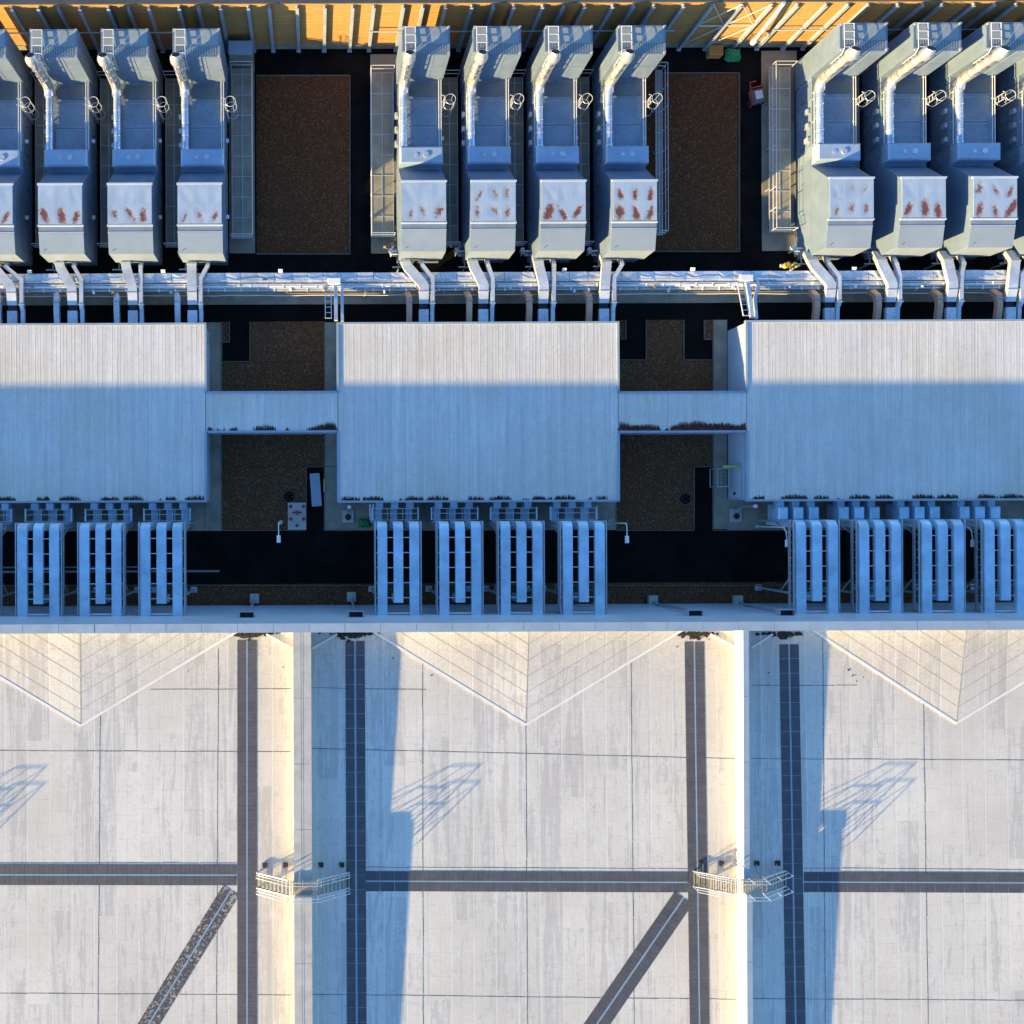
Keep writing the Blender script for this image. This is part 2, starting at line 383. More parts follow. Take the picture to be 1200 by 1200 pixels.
        for i in range(len(pts) - 1):
            for j in range(4):
                k = (j + 1) % 4; f.append((i * 4 + j, i * 4 + k, i * 4 + 4 + k, i * 4 + 4 + j))
        f += [(3, 2, 1, 0), tuple(len(v) - 4 + i for i in range(4))]
        return s.add(v, f)
    def cyl(s, x, y, z0, z1, r, n=16, r2=None): return s.tube([(x, y, z0), (x, y, z1)], [r, r2 or r], n)
    def ring(s, x, y, z, rr, r, n=18, a0=0, a1=2 * math.pi, m=5):
        pts = [(x + rr * math.cos(a0 + (a1 - a0) * i / n), y + rr * math.sin(a0 + (a1 - a0) * i / n), z) for i in range(n + 1)]
        return s.tube(pts, r, m)
    def build(s, name, mat, parent=None, loc=None):
        me = bpy.data.meshes.new(name); me.from_pydata(s.v, [], s.f)
        bm = bmesh.new(); bm.from_mesh(me); bmesh.ops.recalc_face_normals(bm, faces=bm.faces); bm.to_mesh(me); bm.free()
        for i in s.smooth: me.polygons[i].use_smooth = True
        me.materials.append(M[mat] if isinstance(mat, str) else mat)
        o = bpy.data.objects.new(name, me); C.objects.link(o)
        if parent: o.parent = parent
        if loc: o.location = loc
        return o
def tag(o, label, cat, group=None):
    o['label'] = label; o['category'] = cat
    if group: o['group'] = group
    return o
def thing(name, label, cat, loc=(0, 0, 0), group=None, rz=0):
    o = bpy.data.objects.new(name, None); C.objects.link(o); o.location = loc; o.rotation_euler.z = rz
    o.empty_display_size = .3
    return tag(o, label, cat, group)
def struct(name, mb, mat):
    o = mb.build(name, mat); o['kind'] = 'structure'; return o
def dup(root, loc, label, rz=None):
    r = root.copy(); C.objects.link(r); r.location = loc; r['label'] = label
    if rz is not None: r.rotation_euler.z = rz
    def rec(a, b):
        for ch in list(a.children):
            c = ch.copy(); C.objects.link(c); c.parent = b; rec(ch, c)
    rec(root, r); return r

# ------------------------------------------------------------------ ground setting
struct('ground', MB().add([(-900, -900, -.02), (900, -900, -.02), (900, 900, -.02), (-900, 900, -.02)], [(0, 1, 2, 3)]), 'asphalt')
def sheet(name, rects, mat, z):
    mb = MB()
    for (a, b, c, d) in rects:
        x0, y1 = W(a, b); x1, y0 = W(c, d)
        mb.box(x0, x1, y0, y1, -.015, z)
    return struct(name, mb, mat)
# gravel beds (px rectangles at ground level)
sheet('gravel_bed', [(300, 89, 410, 298)], 'gravel', .03)
sheet('gravel_bed', [(754, 86, 866, 295)], 'gravel', .03)
sheet('gravel_bed', [(260, 424, 380, 470), (293, 377, 380, 424), (260, 377, 269, 401)], 'gravel2', .03)
sheet('gravel_bed', [(715, 422, 835, 470), (757, 375, 801, 422), (715, 375, 733, 398), (825, 375, 835, 398)], 'gravel2', .03)
sheet('gravel_bed', [(260, 498, 380, 547), (260, 547, 359, 621)], 'gravel2', .03)
sheet('gravel_bed', [(722, 494, 835, 547), (722, 547, 813, 621)], 'gravel2', .03)
sheet('gravel_strip', [(-120, 686, 1320, 712)], 'gravel2', .03)
# concrete pavements and pads
sheet('pavement', [(243, 378, 260, 462)], 'concrete', .06)
sheet('pavement', [(380, 378, 396, 462)], 'concrete', .06)
sheet('pavement', [(835, 375, 852, 460)], 'concrete', .06)
sheet('pavement', [(-120, 588, 240, 622), (240, 498, 260, 622)], 'concrete', .06)
sheet('pavement', [(380, 498, 395, 547), (395, 588, 712, 621), (380, 547, 395, 621)], 'concrete', .06)
sheet('pavement', [(835, 495, 852, 620), (852, 584, 1320, 620)], 'concrete', .06)
sheet('pavement', [(712, 588, 722, 621)], 'concrete', .06)
sheet('concrete_strip', [(-120, 340, 1320, 353)], 'concrete', .05)
sheet('generator_apron', [(-120, 65, 299, 297)], 'asphalt', .05)
sheet('concrete_apron', [(434, 64, 470, 297)], 'concrete', .05)
sheet('concrete_apron', [(892, 60, 934, 294)], 'concrete', .05)
sheet('concrete_apron', [(268, 63, 299, 297)], 'concrete', .07)
def kerb(name, pts):
    mb = MB()
    for (a, b, c, d) in pts:
        p, q = W(a, b), W(c, d); mb.bar((*p, .05), (*q, .05), .06, .12)
    return struct(name, mb, 'kerb')
kerb('kerb', [(300, 89, 410, 89), (300, 298, 410, 298), (410, 89, 410, 298)])
kerb('kerb', [(766, 86, 866, 86), (766, 295, 866, 295), (866, 86, 866, 295)])
kerb('kerb', [(-120, 686, 1320, 686), (260, 377, 260, 462), (380, 377, 380, 462), (293, 377, 293, 424), (260, 424, 293, 424), (269, 377, 269, 401), (260, 401, 269, 401)])
kerb('kerb', [(757, 375, 757, 422), (715, 422, 757, 422), (801, 375, 801, 422), (801, 422, 835, 422), (733, 375, 733, 398), (825, 375, 825, 398), (825, 398, 835, 398), (835, 375, 835, 460)])
kerb('kerb', [(260, 508, 260, 621), (380, 508, 380, 621), (359, 547, 359, 621), (359, 547, 392, 547), (260, 621.5, 359, 621.5), (380, 621.5, 440, 621.5)])
kerb('kerb', [(722, 590, 722, 621), (835, 507, 835, 621), (813, 547, 813, 621), (813, 547, 835, 547), (722, 621.5, 813, 621.5), (835, 621.5, 905, 621.5)])
sheet('road_line', [(-120, 669.4, 257, 670.5)], 'line', -.002)
sheet('road_line', [(-120, 664.8, 165, 665.3)], 'line', -.002)

# ------------------------------------------------------------------ the large building with the pale roof
RZ0 = 7.25
def roof_z(Y):                      # the roof climbs gently southward
    return RZ0 + max(0, (-7.5 - Y)) * .016
def RW(px, py):
    z = RZ0
    for _ in range(4):
        X, Y = W(px, py, z); z = roof_z(Y)
    return X, Y, z
HW = 8.7
yN = wy(709, 0); yT = wy(731, HW); yCop = wy(741.2, HW); yS = -46.0
X0, X1 = -62.0, 84.0
def wallY(z): return yN + (yT - yN) * z / HW
bigb = thing('roofed_warehouse', 'huge warehouse with pale sunlit felt roof and blue-grey north wall along the yard', 'warehouse', (0, yN, 0))
def local(mb): mb.v = [(x, y - yN, z) for x, y, z in mb.v]; return mb
WC = [(-29.2, .57), (-.90, .57), (27.42, .18), (55.7, .18)]     # bay wall centre, half width
local(MB().prism_x([(yCop + .06, -.02), (yN, -.02), (wallY(HW - .08), HW - .08), (yCop + .06, HW - .08)], X0, X1)).build('north_wall', 'bigwall', bigb)
mb = MB(); x = X0
while x < X1:                        # coping lengths with open joints
    mb.box(x, min(x + 2.26, X1), yCop, yT + .03, HW - .078, HW + random.uniform(-.006, .006)); x += 2.28
local(mb).build('coping', 'coping', bigb)
edges = [X0] + [c for c, _ in WC] + [X1]
yk = -23.9
def bay_roof(a, b):
    mb = MB(); nx = 6; ys = [yCop + .3, -12, -18, yk, -30, -38, yS]
    v = [(a + (b - a) * i / nx, y, roof_z(y)) for y in ys for i in range(nx + 1)]
    f = [(j * (nx + 1) + i, j * (nx + 1) + i + 1, (j + 1) * (nx + 1) + i + 1, (j + 1) * (nx + 1) + i) for j in range(len(ys) - 1) for i in range(nx)]
    mb.add(v, f)
    return local(mb).build('roof', 'membrane', bigb)
for i in range(len(edges) - 1): bay_roof(edges[i], edges[i + 1])
local(MB().box(X0, X1, yS, yS + .3, 0, RZ0)).build('rear_wall', 'bigwall', bigb)
local(MB().box(X0, X0 + .2, yS + .3, yCop, 0, RZ0 - .01)).build('end_wall', 'bigwall', bigb)
local(MB().box(X1 - .2, X1, yS + .3, yCop, 0, RZ0 - .01)).build('end_wall', 'bigwall', bigb)
ystep = -24.45
for c, h in WC:
    mb = MB().box(c - h + .04, c + h - .04, ystep, yCop + .05, 6.9, HW - .15); mb.box(c - h + .04, c + h - .04, yS, ystep, 6.9, HW + .2)
    local(mb).build('bay_parapet', 'parapet', bigb)
    mb = MB()
    spans = [(yCop - .002, ystep + .003, HW - .148), (ystep, yS, HW + .202)]
    for (ya, yb, z) in spans:
        y = ya
        while y > yb:
            y2 = max(y - 4.2, yb)
            if h > .3:
                mb.box(c - h, c - .09, y2 + .02, y, z, z + .07); mb.box(c + .08, c + h, y2 + .02, y, z, z + .066)
                mb.box(c - .06, c + .05, y2 + .02, y, z, z + .068); mb.box(c - .0895, c + .0795, y2 + .03, y - .01, z - .002, z + .045)
            else:
                mb.box(c - h, c + h, y2 + .02, y, z, z + .07)
            y = y2
    local(mb).build('parapet_cap', 'coping' if h < .3 else 'paleconc', bigb)
# felt welts (dark laps) per bay
def welt(mb, a, b, w=.045):
    p, q = RW(*a), RW(*b); n = max(2, int((Vector(q) - Vector(p)).length / 1.2))
    for i in range(n):
        s = Vector(p).lerp(Vector(q), i / n); e = Vector(p).lerp(Vector(q), (i + .96) / n)
        j = random.uniform(-.012, .012)
        mb.bar((s.x + j, s.y + j, s.z + .003), (e.x + j, e.y + j, e.z + .003), w * random.uniform(.7, 1.15), .008)
LINES = [
    [((118, 742), (114, 1300)), ((256, 760), (253, 1300)), ((-120, 879), (342, 881)), ((-120, 1163), (342, 1166)), ((176, 808), (342, 807)), ((-120, 1011), (278, 1011))],
    [((495, 742), (496, 1300)), ((616, 850), (619, 1300)), ((739, 742), (744, 1300)), ((366, 877), (862, 889)), ((366, 1165), (864, 1171)), ((366, 806), (500, 808)), ((430, 1016), (815, 1018))],
    [((964, 742), (968, 1300)), ((1081, 742), (1089, 1300)), ((1208, 742), (1218, 1300)), ((880, 889), (1320, 891)), ((882, 1170), (1320, 1173)), ((880, 803), (1005, 803)), ((942, 1017), (1320, 1020))]]
for ln in LINES:
    mb = MB()
    for a, b in ln: welt(mb, a, b)
    local(mb).build('roof_welt', 'welt', bigb)
def fine_welts(lst):
    mb = MB()
    for a, b in lst:
        p, q = RW(*a), RW(*b); mb.bar((p[0], p[1], p[2] + .006), (q[0], q[1], q[2] + .006), .035, .02)
    return local(mb).build('roof_seam', 'membrane', bigb)
# drainage crickets: shallow wedges falling to the outlets
def cricket(l, apex, r):
    A, B, Rr = RW(*l), RW(*apex), RW(*r)
    A = (A[0], yCop + .1, roof_z(yCop)); Rr = (Rr[0], yCop + .1, roof_z(yCop))
    m = ((A[0] + Rr[0]) / 2, yCop + .1, A[2] + .42)
    top = [(p[0], p[1], p[2] + .05) for p in (A, B, Rr)]
    mb = MB().add([A, B, Rr, m] + top, [(4, 5, 3), (5, 6, 3), (0, 1, 5, 4), (1, 2, 6, 5)])
    local(mb).build('drainage_cricket', 'membrane', bigb)
    for p, q in ((top[0], top[1]), (top[2], top[1])):
        local(MB().bar((p[0], p[1], p[2] - .002), (q[0], q[1], q[2] - .002), .15, .05)).build('cricket_edging', 'parapet', bigb)
    for k in range(1, 6):           # laps running parallel to the valleys
        t = k / 6
        for P in (A, Rr):
            a = Vector(P).lerp(Vector(m), t); b = Vector(B).lerp(Vector(m), t)
            dz = .045 * (1 - t) + .004
            local(MB().bar((a.x, a.y, a.z + dz), (b.x, b.y, b.z + dz), .04, .008)).build('cricket_seam', 'lap', bigb)
    local(MB().bar((m[0], m[1], m[2] + .0), (B[0], B[1], B[2] + .05), .05, .012)).build('cricket_seam', 'lap', bigb)
cricket((-92, 743), (95, 850), (284, 743))
cricket((430, 743), (616, 849), (806, 743))
cricket((945, 743), (1120, 847), (1310, 743))
# short fillets beside the parapets
for a, b in (((312, 743), (342, 760)), ((366, 760), (395, 743)), ((832, 743), (860, 758)), ((880, 759), (905, 743))):
    p, q = RW(*a), RW(*b); local(MB().bar((p[0], p[1], p[2] + .05), (q[0], q[1], q[2] + .05), .13, .08)).build('valley_fillet', 'parapet', bigb)
# leaf litter at the outlets
for (cx, w) in ((290, 46), (413, 46), (815, 40), (918, 38)):
    mb = MB(); rr = random.Random(cx)
    for k in range(90):
        px = cx + rr.gauss(0, w * .26); py = 741.5 + abs(rr.gauss(0, 3.0)) * max(.25, 1 - ((px - cx) / (w * .6)) ** 2)
        X, Y, z = RW(px, py); s = rr.uniform(.05, .16)
        pts = [(X + s * rr.uniform(.6, 1.3) * math.cos(a + .2), Y + s * rr.uniform(.5, 1) * math.sin(a + .2)) for a in [i * 1.047 for i in range(6)]]
        mb.prism_z(pts, z - .01, z + rr.uniform(.02, .07))
    for k in range(6):              # crumbs strung out along the valleys
        sg = rr.choice((-1, 1)); dpx = rr.uniform(10, 95); px = cx + sg * dpx; py = 743 + dpx * .56 + rr.gauss(0, 4)
        X, Y, z = RW(px, py); q = rr.uniform(.02, .07)
        if all(abs(X - c) > h + .3 for c, h in WC):
            mb.prism_z([(X + q * rr.uniform(.6, 1.5) * math.cos(a), Y + q * rr.uniform(.5, 1.2) * math.sin(a)) for a in [i * 1.256 for i in range(5)]], z - .01, z + .012 + q * .2)
    lo_ = local(mb).build('outlet_leaf_litter', 'debris', bigb); lo_['kind'] = 'stuff'
# downpipes
for (hx, hy, bx, by) in ((289.5, 724.5, 298, 701), (417, 724, 412, 699), (814, 725, 766, 703), (921, 723.5, 866, 703)):
    zh = 5.9; X = wx(hx, zh, hy); Bx, By = W(bx, by, .4); yw = wallY(zh)
    By = min(By, yN + 1.2)
    hp = local(MB().tube([(X, yw + .22, zh - .25), (X + (Bx - X) * .12, yw + .3, zh - .9), (Bx + (X - Bx) * .03, By - .25, 1.0), (Bx, By - .1, .35)], .09, 8)).build('downpipe', 'steel', bigb)
    mb = MB(); w = .52
    mb.box(X - w, X + w, yw + .36, yw + .42, zh - .3, zh + .2).box(X - w, X - w + .06, yw - .1, yw + .36, zh - .3, zh + .2).box(X + w - .06, X + w, yw - .1, yw + .36, zh - .3, zh + .2).box(X - w, X + w, yw - .1, yw + .36, zh - .36, zh - .3)
    local(mb).build('hopper', 'steel', hp)
    local(MB().box(X - w + .06, X + w - .06, yw + .03, yw + .358, zh - .29, zh - .1)).build('hopper_dark_fill', 'black', hp)  # black fill stands in for the dark inside of the open hopper
    local(MB().cbox(Bx - .33, Bx + .33, By - .38, By + .3, .03, .42, .04)).build('base_block', 'paleconc', hp)
# ------------------------------------------------------------------ roof walkways
def walkway(label, a, b, w_px=10.3, gap=2.2, mat='mat'):
    p, q = Vector(RW(*a)), Vector(RW(*b)); L = (q - p).length
    d = (q - p).normalized(); sx = Vector((d.y, -d.x, 0)).normalized()
    t = thing('roof_walkway', label, 'roof walkway', tuple(p), 'dark walkway mats laid on the pale roof')
    w = w_px * .0556; g = gap * .0556
    for sgn in (-1, 1):
        mb = MB(); s = 0.0
        while s < L - .01:           # ribbed mats laid end to end
            e = min(s + .95, L)
            c0 = d * s + sx * sgn * (w + g) / 2; c1 = d * (e - .03) + sx * sgn * (w + g) / 2
            mb.bar((c0.x, c0.y, c0.z + .008), (c1.x, c1.y, c1.z + .008), w, .02)
            for k in range(1, 3):
                m = c0.lerp(c1, k / 3); m2 = m + d * .035
                mb.bar((m.x, m.y, m.z + .019), (m2.x, m2.y, m2.z + .019), w * .96, .006)
            s = e
        mb.build('mat_strip', mat, t)
    mb = MB(); a0 = d * .05; a1 = d * (L - .05)
    mb.bar((a0.x, a0.y, a0.z + .008), (a1.x, a1.y, a1.z + .008), g * .6, .016)
    mb.build('joint_strip', 'coping', t)
    return t
walkway('dark walkway strip pair running down the roof just left of the double parapet', (289.5, 750), (289.5, 1290))
walkway('shaded dark walkway strip pair just right of the double parapet', (416, 751), (418.5, 1290))
walkway('sunlit dark walkway strip pair just left of the narrow white parapet', (813.5, 752), (821, 1290))
walkway('shaded dark walkway strip pair just right of the narrow white parapet', (924.5, 755), (934, 1290))
walkway('dark cross walkway on the left bay ending at the double parapet side', (-120, 1025), (277.5, 1025.5), 10.8)
walkway('dark cross walkway over the middle bay between both step-over bridges', (428.5, 1032.5), (806, 1034), 10.6)
walkway('dark cross walkway over the right bay', (942, 1033.5), (1320, 1035), 10.6)
walkway('scuffed diagonal walkway with flaking surface on the left bay', (271, 1043), (128, 1275), 9.8, 2.5, 'wornmat')
walkway('diagonal grey walkway across the middle bay', (801, 1052), (648, 1275), 11.5, 2.5)

# ------------------------------------------------------------------ step-over bridges
def stile_parts(t, H, hw):
    # local frame: x across the wall, y along it; z=0 roof; landing at H
    L = 3.0; w = .46; lp = max(.95, hw + .35)
    ZL = H
    for s in (-1, 1):
        mb = MB(); n = 8
        for k in range(n):
            u = (k + .5) / n; x = s * (L - (L - lp) * u); z = ZL * (k + 1) / (n + .3)
            mb.box(x - .13, x - .05, -w, w, z - .03, z); mb.box(x + .05, x + .13, -w, w, z - .03, z); mb.box(x - .05, x + .05, -w, -w + .04, z - .03, z)
        mb.build('stair_treads', 'grating', t)
        mb = MB()
        for y in (-w - .03, w + .03): mb.bar((s * L, y, .05), (s * lp, y, ZL - .05), .04, .16)
        mb.build('stringer', 'rail', t)
    mb = MB()
    x = -lp
    while x < lp - .01: mb.box(x + .01, x + .07, -w, w, ZL - .04, ZL); x += .15
    mb.build('landing', 'grating', t)
    for y in (-w - .05, w + .05):
        mb = MB()
        for h in (.98, .5): mb.tube([(-L, y, h), (-lp, y, ZL + h), (lp, y, ZL + h), (L, y, h)], .022, 6)
        for x in (-L, -(L + lp) / 2, -lp, 0, lp, (L + lp) / 2, L):
            zb = ZL * max(0, min(1, (L - abs(x)) / (L - lp))); mb.tube([(x, y, zb), (x, y, zb + .98)], .02, 6)
        mb.build('handrail', 'rail', t)
    mb = MB()
    for x in (-L + .55, -lp - .15, lp + .15, L - .55):
        zt = ZL * (L - abs(x)) / (L - lp)
        for y in (-w, w): mb.bar((x, y, .1), (x, y, min(ZL, zt) - .05), .05)
        mb.bar((x, w, .25), (x * .97, w + .5, .1), .035)
    mb.build('support_legs', 'steel', t)
    for x in (-L + .5, -lp - .2, lp + .2, L - .5):
        MB().cbox(x - .16, x + .16, w + .36, w + .66, .0, .10, .02).build('ballast_block', 'black', t)
for i, (c, h) in enumerate(WC[:3]):
    y = -23.9; z = roof_z(y) + .01
    t = thing('step_over_bridge', ['steel step-over stair bridge beyond the left edge, its rail shadow on the left bay',
        'steel step-over stair bridge crossing the wide double parapet', 'steel step-over stair bridge crossing the narrow white parapet'][i],
        'stair bridge', (c, y, z), 'step-over bridges on the pale roof')
    stile_parts(t, HW + .13 - z, h)

# ------------------------------------------------------------------ flat roofed halls and links
HZ = 3.05
def hall(name, label, cat, x0, x1, y0, y1, group, ribs=.34, moss='moss', opens=()):
    """x0..x1, y0..y1 world extents of the roof"""
    cx, cy = (x0 + x1) / 2, y0
    t = thing(name, label, cat, (cx, cy, 0), group)
    a, b, c = x0 - cx, x1 - cx, y1 - cy
    MB().box(a + .06, b - .06, .06, c - .06, 0, HZ - .12).build('wall', 'wall', t)
    mb = MB().box(a + .02, b - .02, .02, c - .02, HZ - .118, HZ)
    x = a + .2
    while x < b - .1:
        mb.add([(x - .035, .1, HZ + .002), (x + .035, .1, HZ + .002), (x + .018, .1, HZ + .005), (x - .018, .1, HZ + .005),
                (x - .035, c - .1, HZ + .002), (x + .035, c - .1, HZ + .002), (x + .018, c - .1, HZ + .005), (x - .018, c - .1, HZ + .005)],
               [(0, 1, 2, 3), (7, 6, 5, 4), (3, 2, 6, 7), (0, 3, 7, 4), (1, 5, 6, 2)])
        x += ribs * random.choice((.6, .75, 1.0, 1.0, 1.35))
    mb.build('roof', 'hallroof', t)
    return t, a, b, c
def trim(t, segs):
    mb = MB()
    for (xa, ya, xb, yb, w) in segs:
        mb.box(min(xa, xb) - w / 2, max(xa, xb) + w / 2, min(ya, yb) - w / 2, max(ya, yb) + w / 2, HZ - .2, HZ + .075)
    return mb.build('roof_trim', 'coping', t)
def moss_row(t, x0, x1, y, mat, dens, ln, name='moss_growth', seed=0, patchy=.5):
    rr = random.Random(seed); mb = MB(); x = x0
    phase = rr.uniform(0, 6)
    while x < x1:
        a = .5 + .5 * math.sin(x * 2.1 + phase) * math.sin(x * .73 + phase * 2)
        if a > patchy or rr.random() < .12:
            for k in range(rr.randint(3, 8)):
                xx = x + rr.uniform(-.12, .12); l = ln * rr.uniform(.25, 1) * (.5 + a); w = rr.uniform(.02, .06); h = rr.uniform(.03, .1)
                mb.add([(xx - w, y, HZ), (xx + w, y, HZ), (xx + rr.uniform(-.03, .03), y + l, HZ + .004), (xx, y + l * .3, HZ + h)], [(0, 1, 3), (1, 2, 3), (2, 0, 3)])
        x += dens
    o = mb.build(name, mat, t); o['kind'] = 'stuff'; return o
yr = {}
xa = wx(241, HZ, 480); xb = wx(396, HZ, 480); xc = wx(724.5, HZ, 480); xd = wx(875, HZ, 480)
yn = [wy(380, HZ, 120), wy(378.5, HZ, 560), wy(376, HZ, 1040)]
ys_ = [wy(588, HZ, 120), wy(587.5, HZ, 560), wy(586, HZ, 1040)]
h1 = hall('flat_roofed_hall', 'pale ribbed flat-roofed hall cut by the left edge of the view', 'industrial hall', -30, xa, ys_[0], yn[0], 'flat-roofed halls in the yard')
h2 = hall('flat_roofed_hall', 'pale ribbed flat-roofed hall in the middle of the row', 'industrial hall', xb, xc, ys_[1], yn[1], 'flat-roofed halls in the yard')
h3 = hall('flat_roofed_hall', 'pale ribbed flat-roofed hall at the right with its blue side wall showing', 'industrial hall', xd, 60, ys_[2], yn[2], 'flat-roofed halls in the yard')
lk = []
for (x0, x1, px, lab) in ((xa, xb, 318, 'narrow roofed link joining the left and middle halls, thin brown moss on its edge'), (xc, xd, 800, 'narrow roofed link joining the middle and right halls, red moss along its edge')):
    lk.append((hall('link_corridor', lab, 'link corridor', x0 + .0, x1 - .0, wy(506, HZ, px), wy(459.5, HZ, px), 'links between the flat-roofed halls'), x0, x1))
yl = [(wy(506, HZ, 318), wy(459.5, HZ, 318)), (wy(506, HZ, 800), wy(459.5, HZ, 800))]
for (t, a, b, c), i in ((h1, 0), (h2, 1), (h3, 2)):
    segs = [(a, c, b, c, .14), (a, 0, b, 0, .12)]
    s0 = ys_[i]
    if i > 0:
        l = yl[i - 1]; segs += [(a, c - .143, a, l[1] - s0 + .075, .16), (a, l[0] - s0 - .075, a, .123, .16)]
    if i < 2:
        l = yl[i]; segs += [(b, c - .143, b, l[1] - s0 + .075, .16), (b, l[0] - s0 - .075, b, .123, .16)]
    trim(t, segs)
    moss_row(t, a + .3, b - .2, .1, 'moss', .1, .30, seed=i + 3, patchy=.52)
for k, ((t, a, b, c), x0, x1) in enumerate(lk):
    trim(t, [(a + .09, c, b - .09, c, .13), (a + .09, 0, b - .09, 0, .13)])
    if k: moss_row(t, a + .1, b - .15, .1, 'redmoss', .05, .5, seed=21, patchy=.25); moss_row(t, a + 4.2, b - .2, .1, 'redmoss', .035, .55, seed=25, patchy=.1)
    else: moss_row(t, a + .2, b - .1, .1, 'moss', .08, .34, seed=22, patchy=.55); moss_row(t, b - 2.0, b - .2, .1, 'redmoss', .05, .45, seed=23, patchy=.3)
# doors on the side walls that the photo shows
t, a, b, c = h3
y1 = wy(545, 1, 860) - ys_[2]; y0 = wy(584, 1, 860) - ys_[2]
d = MB().box(a + .02, a + .062, y0, y1, .1, 2.25).build('door', 'wall', t)
MB().box(a - .03, a + .018, y0 + .25, y0 + .45, 1.0, 1.3).build('handle', 'black', d)
mb = MB().box(a - .005, a + .063, y1, y1 + .06, .1, 2.3).box(a - .005, a + .063, y0 - .06, y0, .1, 2.3).box(a - .005, a + .063, y0, y1, 2.252, 2.31)
mb.build('door_frame', 'coping', d)
t, a, b, c = h1
y1 = wy(400, 1) - ys_[0]
MB().box(b - .06, b + .12, y1 - .3, y1 + .3, 1.6, 2.3).build('wall_box', 'steel', t)

# ------------------------------------------------------------------ generators
YG = 24.0
def make_generator(loc, label):
    t = thing('generator_container', label, 'generator', loc, 'containerised generators in the three blocks')
    MB().box(-1.45, 1.45, -5.6, 8.1, .05, .4).build('chassis', 'gen_dark', t)
    mb = MB().box(-1.5, 1.5, -5.9, 6.4, .4, 2.5)
    for y in (2.6, 4.2): mb.box(-1.49, 1.49, y, y + .04, 2.5, 2.52)
    mb.build('enclosure', 'gen_top', t)
    for y0, y1 in ((1.65, 3.15), (3.22, 5.0)):
        pnl = MB().box(-.88, 1.2, y0, y1, 2.5, 2.535).build('roof_panel', 'gen_top', t)
        mb = MB()
        for k in range(6):
            for xx in (-.82, 1.14): mb.box(xx - .025, xx + .025, y0 + .1 + k * (y1 - y0 - .2) / 5 - .025, y0 + .1 + k * (y1 - y0 - .2) / 5 + .025, 2.536, 2.56)
        for yy in (y0 + .06, y1 - .06): mb.box(-.86, 1.18, yy - .012, yy + .012, 2.5351, 2.545)
        mb.build('panel_fixings', 'steel', pnl)
    MB().box(-.9, 1.2, 5.25, 6.2, 2.5, 2.56).build('grille_strip', 'louvre', t)
    for y in (1.9, 2.9, 3.9): MB().cbox(-1.75, -1.53, y, y + .35, 1.9, 2.35, .03).build('junction_box', 'steel', t)
    for s in (-1, 1):
        for (y0, y1) in ((-5.3, -3.2), (-3.1, -1.0), (-.9, .7), (1.6, 3.1), (4.9, 6.2)):
            sdoor = MB().box(s * 1.5, s * 1.535, y0, y1, .55, 2.35).build('side_door', 'gen', t)
            MB().box(s * 1.535, s * 1.57, y0 + .1, y0 + .16, 1.2, 1.6).build('handle', 'gen_dark', sdoor)
    prof = [(.15, 2.45), (-1.5, 4.66), (-4.24, 4.66), (-4.30, 4.56), (-6.12, 4.22), (-6.12, 2.05), (-5.88, 2.05), (-5.85, 2.3), (-4.4, 1.2), (-.6, 1.2)]
    hood = MB().prism_x(prof, -1.526, 1.526).build('intake_hood', 'gen', t)
    for q in ((-1.56, 1.56, -1.56, -1.44, 4.6, 4.74), (-1.56, 1.56, -4.36, -4.26, 4.52, 4.68), (-1.55, 1.55, -4.75, -4.70, 4.46, 4.52)):
        MB().box(*q).build('hood_flashing', 'flash', hood)
    MB().prism_x([(-4.77, 4.49), (-6.13, 4.23), (-6.13, 4.25), (-4.77, 4.51)], -1.53, 1.53).build('front_slope', 'hoodfront', hood)
    MB().box(-1.53, 1.53, -6.145, -6.121, 2.04, 4.225).build('front_fascia', 'hoodfront', hood)
    MB().bar((-1.25, -5.95, 4.27), (-1.05, -5.8, 4.30), .05).build('hood_catch', 'gen_dark', hood)
    lid = MB().box(-1.49, 1.49, -4.2, -1.565, 4.655, 4.70).build('hood_lid', 'lid', hood)
    # silencer box between hood and open roof
    sb = MB().cbox(-1.5, 1.5, .25, 1.45, 2.45, 3.3, .10).build('silencer_box', 'silencer', t)
    for x, r, z in ((.32, .2, 3.36), (-.35, .14, 3.33)): MB().cyl(x, .85, 3.29, z, r, 12).build('vent_cap', 'stainless', sb)
    # tall discharge tower with slatted open top
    tw = MB().box(-1.59, 1.59, 6.4, 8.3, .4, 6.02)
    tw.box(-1.59, 1.59, 6.4, 6.5, 6.02, 6.1).box(-1.59, 1.59, 8.2, 8.3, 6.02, 6.1).box(-1.59, -1.49, 6.5, 8.2, 6.02, 6.1).box(1.49, 1.59, 6.5, 8.2, 6.02, 6.1)
    tower = tw.build('discharge_tower', 'gen', t)
    MB().box(-1.485, 1.485, 6.505, 8.195, 6.021, 6.085).build('tower_cover', 'towertop', tower)
    mb = MB(); x = -1.42
    while x < 1.45: mb.box(x, x + .05, 6.52, 7.15, 6.086, 6.10); x += .17
    mb.build('louvre', 'louvre', tower)
    mb = MB()
    for x in (-.5, .52): mb.box(x, x + .035, 6.375, 6.398, 2.5, 6.05)
    mb.box(-1.58, 1.58, 6.37, 6.397, 4.4, 4.44)
    for s in (-1, 1):
        mb.box(s * 1.592, s * 1.61, 6.45, 6.49, .5, 6.0).box(s * 1.592, s * 1.61, 7.3, 7.34, .5, 6.0).box(s * 1.592, s * 1.61, 8.2, 8.25, .5, 6.0)
    mb.build('panel_trim', 'gen_top', tower)
    for x, y in ((-1.5, 6.5), (1.5, 6.5), (-1.5, 8.2), (1.5, 8.2)): MB().cyl(x, y, 6.09, 6.2, .09, 8).build('lifting_lug', 'steel', tower)
    mb = MB()
